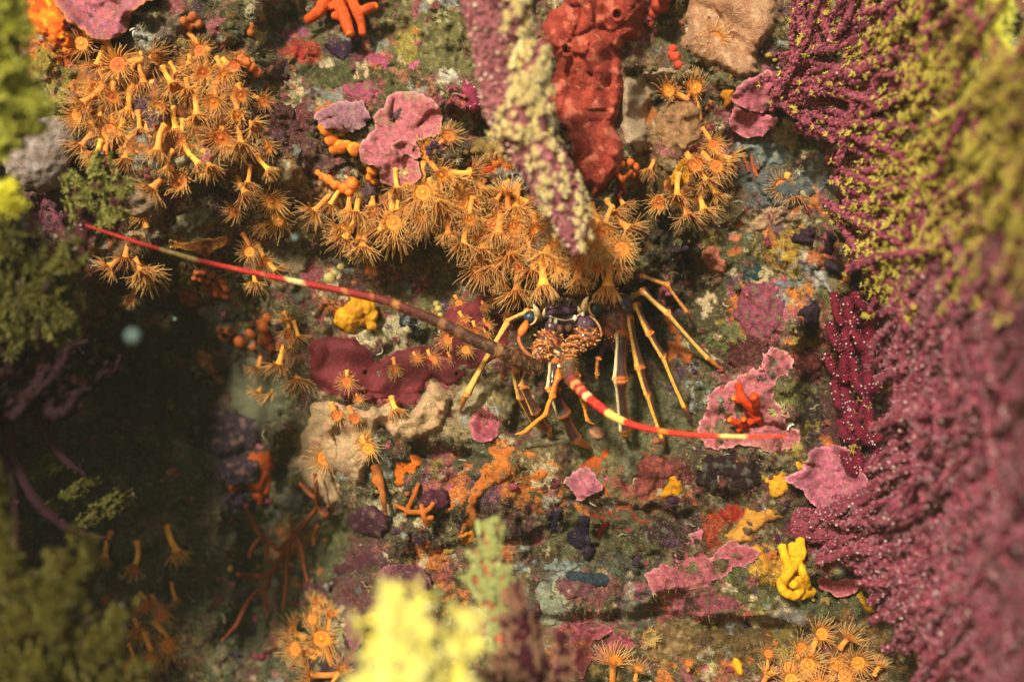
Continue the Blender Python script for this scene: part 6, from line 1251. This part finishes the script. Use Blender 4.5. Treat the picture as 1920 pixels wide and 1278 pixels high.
ellip('carapace_side', lob, 1168, 574, 24, 22, 22, 30, mottled('4a3c4c', '5a5068', 7, 6, '2c2030', .2), bump=1.5, spine=20, sl=4, sr=1.3)
ellip('head_plate', lob, 1062, 604, 30, 62, 34, 46, mottled('1c0c0c', '2c1418', 10, 8), bump=2, spine=60, sl=5, sr=1.8)
ellip('clypeus', lob, 1056, 583, 68, 30, 10, 14, mottled('40263c', '503048', 6, 9, '20121c', .15), bump=1, rotz=6)
# eyes on stalks, horns
for x, y, r in ((1117, 578, 12.5), (993, 594, 11.5)):
    e = ellip('eye', lob, x, y, 74, r, r, r, mottled('1c2834', '2c3c48', 6, 11), 'eye', bump=0)
    s = -1 if x > 1050 else 1
    ring_seg([(x+s*3, y-14, 78), (x+s*11, y-9, 86), (x+s*13, y, 88), (x+s*9, y+10, 84), (x+s*1, y+15, 78)], [1.6, 2.2, 2.4, 2, 1.2], 'eye_rim', e, lambda t, n, V: np.tile(S('e0b878'), (len(t), 1)), sides=8)
def horn(pts, r, c0='2a1410', c1='f0d498'):
    a, b = S(c0), S(c1)
    ring_seg(pts, r, 'horn', lob, lambda t, n, V: a*(1-sstep(.15, .6, t))[:, None]+b*sstep(.15, .6, t)[:, None], sides=10)
horn([(1098, 592, 60), (1096, 578, 84), (1097, 566, 100), (1103, 556, 108)], [9, 8, 5.5, 1.2])
horn([(1006, 606, 60), (1008, 592, 84), (1005, 580, 100), (1000, 571, 106)], [8, 7, 5, 1.2])
horn([(1088, 590, 66), (1086, 581, 80), (1084, 574, 88)], [4.5, 3.5, 1]); horn([(1020, 598, 66), (1020, 588, 80), (1021, 580, 88)], [4.5, 3.5, 1])
for x, y in ((1038, 572), (1068, 570), (1052, 566), (1112, 560), (1128, 566), (990, 578), (1140, 582), (1150, 596), (1030, 560), (1080, 556), (1145, 560)):
    horn([(x, y, 60), (x+1, y-4, 72), (x+2, y-9, 82)], [3.4, 2.4, .6], c1='b88c50')
# the white scalloped front edge
ring_seg([(1030, 592, 78), (1044, 597, 84), (1058, 600, 86), (1072, 598, 86), (1086, 590, 82), (1094, 584, 80)], [1.6, 1.4, 1.4, 1.4, 1.6, 1.5], 'front_edge', lob, lambda t, n, V: np.tile(S('c8b088'), (len(t), 1)), sides=8)
for x, y, r in ((1032, 600, 3.2), (1042, 602, 4), (1078, 596, 4.2), (1093, 589, 3.4), (1031, 610, 2.5)):
    ellip('front_tooth', lob, x, y, 88, r, r*1.4, r, mottled('e8dcc0', 'd0c0a0', 8, 2), bump=.2, nu=12, nv=8)
# smooth purple domes and small brown ones
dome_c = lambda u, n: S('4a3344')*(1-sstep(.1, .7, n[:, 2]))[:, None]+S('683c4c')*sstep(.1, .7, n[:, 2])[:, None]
ellip('antennal_dome', lob, 1098, 607, 66, 23, 19, 26, dome_c, bump=.3); ellip('antennal_dome', lob, 1036, 612, 70, 15, 14, 22, dome_c, bump=.3)
ellip('brown_knob', lob, 1050, 616, 86, 7, 9, 8, mottled('5a3420', '4a2818', 8, 4), bump=.3); ellip('brown_knob', lob, 1066, 614, 88, 8, 9, 8, mottled('5a3420', '4a2818', 8, 5), bump=.3)
ring_seg([(1106, 592, 82), (1116, 600, 88), (1124, 612, 88), (1128, 626, 84), (1126, 636, 78)], [1.4, 2.2, 2.4, 2.2, 1.2], 'front_edge', lob, lambda t, n, V: S('e0c090')*(1-t)[:, None]+S('c0602c')*t[:, None], sides=8)
# spiny antenna bases: three segments each
seg_c = mottled('4a1c0e', '2a120c', 5, 21, 'b8622c', .1)
b1 = [('antenna_base', 1098, 632, 76, 30, 22, 26, 8), ('antenna_base', 1078, 648, 98, 22, 17, 20, 10), ('antenna_base', 1070, 662, 110, 15, 11, 15, 0),
      ('antenna_base', 1030, 640, 78, 27, 22, 24, -12), ('antenna_base', 1016, 658, 96, 22, 18, 20, -25), ('antenna_base', 1008, 672, 106, 14, 15, 15, -40)]
for nm, x, y, h, rx, ry, rh, rz in b1:
    ellip(nm, lob, x, y, h, rx, ry, rh, seg_c, bump=1.6, rotz=rz, spine=105 if rx > 20 else 30, sl=5.0, sr=2.6, s0='3a160c', s1='cc9450')
ellip('mouth_plate', lob, 1046, 664, 82, 24, 18, 18, mottled('1c0a08', '3a1c10', 7, 24, 'c08850', .25), bump=1.5, spine=70, sl=5, sr=2.2)
for x, y, r in ((1010, 688, 4.2), (1048, 686, 3.6)): ellip('pale_peg', lob, x, y, 112, r, r, r, mottled('f0e8d0', 'd8ccb0', 8, 2), bump=.2, nu=12, nv=8)
for pts in ([(1052, 652, 118), (1060, 646, 124), (1072, 645, 126), (1084, 650, 122)], [(1000, 652, 108), (1010, 645, 114), (1022, 646, 114)], [(1062, 636, 114), (1076, 630, 120), (1088, 632, 118), (1094, 640, 112)]):
    ring_seg(pts, [1.2, 2.4, 2.4, 1.2], 'collar', lob, lambda t, n, V: np.tile(S('c86c30'), (len(t), 1)), sides=8)
for k, (x, y) in enumerate(((1068, 668), (1067, 674), (1067, 680))):
    ring_seg([(x-14, y+2, 112+k), (x-6, y-2, 126+k), (x+6, y-2, 126+k), (x+14, y+2, 112+k)], [1, 1.9, 1.9, 1], 'collar', lob, lambda t, n, V: np.tile(S('c8702c'), (len(t), 1)), sides=8)

# antennae
def bands(lst, base):
    """lst (x position or t0, t1, colour)"""
    b = [(t, S(c)) for t, c in base]
    def f(t, n, V):
        c = np.stack([np.interp(t, [q[0] for q in b], [q[1][i] for q in b]) for i in range(3)], -1)
        jit = .004*np.sin(np.arctan2(n[:, 2], n[:, 0])*3)
        for t0, t1, cc in lst:
            k = (sstep(t0-.004, t0+.004, t+jit)*sstep(t1+.004, t1-.004, t+jit))[:, None]; c = c*(1-k)+S(cc)*k
        u = V/K; mo = noise(u[:, 0]+u[:, 2]*.3, u[:, 2], 9, 88)+.7*noise(u[:, 0], u[:, 2]+u[:, 1], 4, 89)
        c = c*(1+.35*mo*sstep(.55, .1, t))[:, None]; k = (sstep(.35, .7, mo)*sstep(.4, .1, t)*.55)[:, None]; c = c*(1-k)+S('b08050')*k
        return c*(1+.12*np.sin(t*900))[:, None]
    return f
PL = [(1012, 688, 104), (985, 680, 122), (950, 665, 146), (930, 655, 156), (885, 635, 172), (840, 612, 186), (800, 594, 196), (760, 578, 206), (720, 563, 214), (690, 556, 220), (621, 541, 232), (540, 525, 246), (450, 506, 262), (380, 490, 274), (320, 473, 284), (250, 452, 296), (160, 422, 310)]
RL = [15, 15, 14, 13.5, 12.5, 11.5, 10.5, 9.5, 8.5, 7.8, 6.6, 5.8, 5.2, 4.6, 4.2, 3.6, 2.6]
qx = spline(PL, 400)[:, 0]
def tx(x): return float(np.interp(-x, -qx, np.linspace(0, 1, 400)))
LB = [(tx(370), tx(300), 'd8b070'), (tx(570), tx(535), 'd8b478'), (tx(440), tx(436), 'b05a2c'), (tx(650), tx(640), 'b06a34'), (tx(746), tx(734), 'b07038'), (tx(832), tx(820), '8a5c38'), (tx(862), tx(850), '7a5030'), (tx(935), tx(924), '94643c'), (tx(962), tx(955), '6a4428'), (tx(495), tx(491), 'c07040'), (tx(700), tx(692), '9c4c28')]
lant = part('antenna', lob, *(lambda V, F, N_, t: (V, F, bands(LB, [(0, '30180e'), (tx(930), '3a1c10'), (tx(800), '48160e'), (tx(700), '6a120c'), (tx(620), '98120c'), (tx(500), 'a8140c'), (tx(400), 'b41a10'), (1, 'a0140e')])(t, N_, V)))(*tube(PL, RL, n=420, sides=12)), 'shell')
PR = [(1068, 670, 112), (1066, 690, 126), (1070, 708, 140), (1084, 726, 156), (1102, 744, 172), (1124, 762, 190), (1150, 780, 210), (1190, 797, 236), (1240, 808, 268), (1300, 815, 304), (1380, 818, 350), (1430, 818, 380), (1475, 816, 405)]
RR = [14, 13.5, 12.5, 11, 10, 9, 8, 6.6, 5.6, 4.8, 4.0, 3.2, 1.8]
qx2 = spline(PR, 400); cum = np.linspace(0, 1, 400)
def tx2(x): return float(np.interp(x, qx2[70:, 0], cum[70:]))
RB = [(tx2(1078), tx2(1083), 'd08c50'), (tx2(1098), tx2(1106), 'e0b078'), (tx2(1088), tx2(1092), 'c07040'), (tx2(1138), tx2(1172), 'e8b458'), (tx2(1236), tx2(1254), 'e07020'), (tx2(1352), tx2(1402), 'f0c870'), (tx2(1118), tx2(1121), 'c84020')]
part('antenna', lob, *(lambda V, F, N_, t: (V, F, bands(RB, [(0, '5a4428'), (.1, '54402a'), (.16, '4c2018'), (.22, '941c14'), (.4, 'b81c10'), (.7, 'c8240c'), (1, 'd8401c')])(t, N_, V)))(*tube(PR, RR, n=420, sides=12)), 'shell')
def bristles(pts, r, n, name='bristle_fringe'):
    P, N_, t = surf_pts(pts, r, n, rl); T = rl.normal(size=(n, 3))*.25; d = N_+T; d /= np.linalg.norm(d, axis=1)[:, None]
    L = rl.uniform(2, 5.5, n)*K; s = np.cross(d, rl.normal(size=(n, 3))); s /= np.linalg.norm(s, axis=1)[:, None]
    V = np.stack([P+s*.35*K, P-s*.35*K, P+d*L[:, None]], 1).reshape(-1, 3); F = np.arange(n*3).reshape(-1, 3)
    part(name, lob, V, F, S('a8804c'), 'turf_blades', smooth=False, kind='stuff')
bristles(PL[:9], RL[:9], 1500); bristles(PR[:4], RR[:4], 420)

# legs: every leg is a child, its segments below it
def stripe(side='l', front=CREAM, back=DARK, wide=.15, mid=None):
    sx = -1 if side == 'l' else 1
    def f(t, n, V):
        q = n[:, 0]*sx*.85+n[:, 1]*-.35; m = sstep(wide-.06, wide+.08, q)[:, None]
        e = sstep(.75, .9, n[:, 0]*-sx)[:, None]*.7
        u = V/K; back2 = back*(1+.5*noise(u[:, 0], u[:, 2], 14, 3))[:, None]
        c = back2*(1-e)+ORNG*.6*e; c = c*(1-m)+front*m
        j = (sstep(.07, .0, t)+sstep(.93, 1, t))[:, None]*.55; return c*(1-j)+np.array(ORNG)*j
    return f
def leg(joints, radii, widths=None, side='l', wide=.15, front=CREAM, back=DARK, tip=True):
    """joints (x,y,h); one segment between each pair"""
    root = None
    for i in range(len(joints)-1):
        a, b = np.array(joints[i], float), np.array(joints[i+1], float)
        r0, r1 = radii[i], radii[i+1]; last = i == len(joints)-2
        t = np.linspace(0, 1, 7)[:, None]; P = a*(1-t)+b*t
        bow = np.sin(t[:, 0]*math.pi)*1.5; P[:, 0] += bow*(1 if side == 'r' else -1)
        prof = np.array([1.25, .92, .9, .94, 1.0, 1.08, 1.42]) if not last else np.array([1.25, 1.0, .9, .8, .66, .45, .15])
        R = (r0+(r1-r0)*np.linspace(0, 1, 7))*prof if not last else r0*prof
        cf = stripe(side, front, back, wide if (i >= len(joints)-3 or wide >= .5) else wide+.5)
        if last and tip: cf = lambda t, n, V: S('d89040')*(1-t)[:, None]+S('8a4010')*t[:, None]
        V, F, N_, tt = tube(P, R, n=22, sides=12, bumps=.5); nm = 'leg' if root is None else ('claw_tip' if last else 'leg_segment')
        o = part(nm, lob if root is None else root, V, F, cf(tt, N_, V), 'shell')
        if root is None: root = o
        if not last:   # joint condyles
            f = (D-b[2])/D*K
            d = (b-a)/np.linalg.norm(b-a); A = Acc()
            for sgn in (-1, 1):
                c = wpt(b[0]-d[1]*sgn*r1*.95, b[1]+d[0]*sgn*r1*.95, b[2]+2); V, F, n_ = sph(c, np.array([1, 1, 1])*r1*.42*f, 10, 7); acc_multi(A, V, F, S('d88c38'))
            V, F, C = A.get(); part('joint_knob', root, V, F, C, 'shell')
    return root
def lowh(x, y, up=6): return Hb1(x, y)+up
# far right legs, from upper to lower
leg([(1196, 520, -30), (1204, 516, 6), (1252, 533, 40), (1289, 584, 30), (1301, 611, lowh(1301, 611))], [6, 6, 5, 4, 2.5], side='l', wide=.0, front=S('b87830'))
leg([(1190, 556, 0), (1207, 546, 40), (1252, 586, 70), (1328, 671, 40), (1360, 697, lowh(1360, 697))], [8, 6.5, 5.5, 4.6, 2.5], side='l', wide=-.1, front=S('e0ac54'))
leg([(1186, 578, 10), (1195, 574, 46), (1219, 626, 80), (1243, 666, 76), (1284, 763, 44), (1297, 790, lowh(1297, 790))], [7, 6.5, 7, 5.5, 4.2, 2.2], side='l', wide=-.05)
leg([(1174, 602, 20), (1181, 597, 56), (1200, 690, 90), (1214, 738, 84), (1242, 820, 50), (1250, 844, lowh(1250, 844))], [6, 6.5, 8, 5.8, 4.2, 2.2], side='l', wide=-.05)
leg([(1162, 612, 30), (1166, 630, 64), (1163, 712, 92), (1172, 806, 60), (1177, 824, lowh(1177, 824))], [10, 11, 12, 9, 4], side='l', wide=.78, front=S('ecd8a0'), back=S('30120e'))
leg([(1134, 646, 40), (1122, 672, 56), (1120, 700, 50), (1123, 716, 36)], [5, 5, 4, 2.5], side='l', wide=.3, front=S('a86428'), back=S('3a1c10'))
# left legs
leg([(1000, 576, 40), (990, 586, 66), (952, 604, 78), (876, 738, 84), (862, 775, lowh(862, 775, 12))], [7, 7, 5.5, 5.5, 2.5], side='l', wide=-.35, front=S('dca04c'))
leg([(1000, 672, 60), (966, 697, 92), (977, 745, 84), (1002, 790, 60), (1034, 817, lowh(1034, 817))], [7, 8, 7, 6, 3], side='l', wide=.68, back=S('34120a'))
leg([(1010, 676, 60), (988, 700, 88), (982, 724, 92), (1005, 772, 74), (1028, 806, 44), (1038, 822, lowh(1038, 822))], [6, 6.5, 8, 8, 6, 3], side='l', wide=.68, back=S('34120a'))
leg([(1042, 660, 70), (1040, 682, 92), (1037, 728, 102), (1056, 776, 88), (1080, 822, 60), (1111, 842, lowh(1111, 842))], [10, 12, 11.5, 12, 9, 4], side='l', wide=.76, front=S('ecd8a0'), back=S('30120c'))
# orange mouth palps
oc = dict(front=S('e08420'), back=S('b04c10'), wide=-.3)
leg([(1050, 690, 96), (1047, 708, 118), (1036, 742, 136), (1024, 776, 130), (988, 806, 116), (972, 820, 106)], [5.5, 6, 5.5, 4.5, 3.6, 2.4], side='l', **oc)
leg([(988, 806, 116), (975, 812, 112), (964, 815, 108)], [2.4, 2.0, 1], side='l', **oc)
leg([(1080, 680, 96), (1084, 705, 108), (1088, 738, 112), (1097, 762, 108), (1102, 788, 104), (1117, 796, 100)], [4.5, 4.5, 4.5, 3.8, 3.2, 1.8], side='l', **oc)
# the left palp folded beside the eye
ring_seg([(988, 600, 74), (984, 612, 88), (978, 622, 92), (976, 630, 90)], [2, 8, 8, 4], 'mouth_palp', lob, lambda t, n, V: np.tile(S('d8701c'), (len(t), 1)))
ring_seg([(976, 626, 88), (974, 638, 90), (982, 654, 92), (994, 666, 90)], [5, 4.5, 5, 6], 'mouth_palp', lob, stripe('l', S('a8602c'), S('3a1a10'), .1))
# slim antennules
for pts in ([(1040, 625, 100), (1026, 640, 130), (1012, 632, 160), (1000, 606, 186)], [(1062, 624, 100), (1070, 640, 130), (1090, 645, 158), (1118, 620, 184)]):
    pass

# ------------------------------------------------------------------ particles drifting in the water
for x, y, h, r, lb in ((250, 630, 860, 12, 'pale blurred particle drifting before the dark left hollow'), (553, 446, 520, 6, 'small pale particle drifting below the left polyps'), (328, 598, 380, 3, 'tiny bluish particle near the orange balls'), (672, 1108, 560, 4, 'pale particle beside the bright yellow branch')):
    V, F, n = sph(wpt(x, y, h), r*K*(D-h)/D, 12, 8); solo('drifting_particle', V, F, S('6c8480'), 'tunicate', lb, 'particle')

# ------------------------------------------------------------------ the water itself, a faint green veil
def build_haze():
    x0, x1, y0, y1, z0, z1 = -1.5, 1.5, -0.66, 0.6, -1.3, 1.3
    V = np.array([(x, y, z) for x in (x0, x1) for y in (y0, y1) for z in (z0, z1)])
    F = np.array([[0, 1, 3, 2], [4, 6, 7, 5], [0, 4, 5, 1], [2, 3, 7, 6], [0, 2, 6, 4], [1, 5, 7, 3]])
    me = mesh_np('haze', V, F, None, None, False); m = bpy.data.materials.new('water_haze'); m.use_nodes = True
    nt = m.node_tree; nt.nodes.remove(nt.nodes['Principled BSDF']); v = nt.nodes.new('ShaderNodeVolumePrincipled')
    v.inputs['Density'].default_value = HAZE; v.inputs['Color'].default_value = (.72, .75, .62, 1); v.inputs['Anisotropy'].default_value = 0.0
    nt.links.new(v.outputs[0], nt.nodes['Material Output'].inputs['Volume']); me.materials.append(m)
    o = bpy.data.objects.new('haze', me); col.objects.link(o); o['kind'] = 'stuff'; o['label'] = 'faint greenish veil of the sea water'
HAZE = 0.028
build_haze()
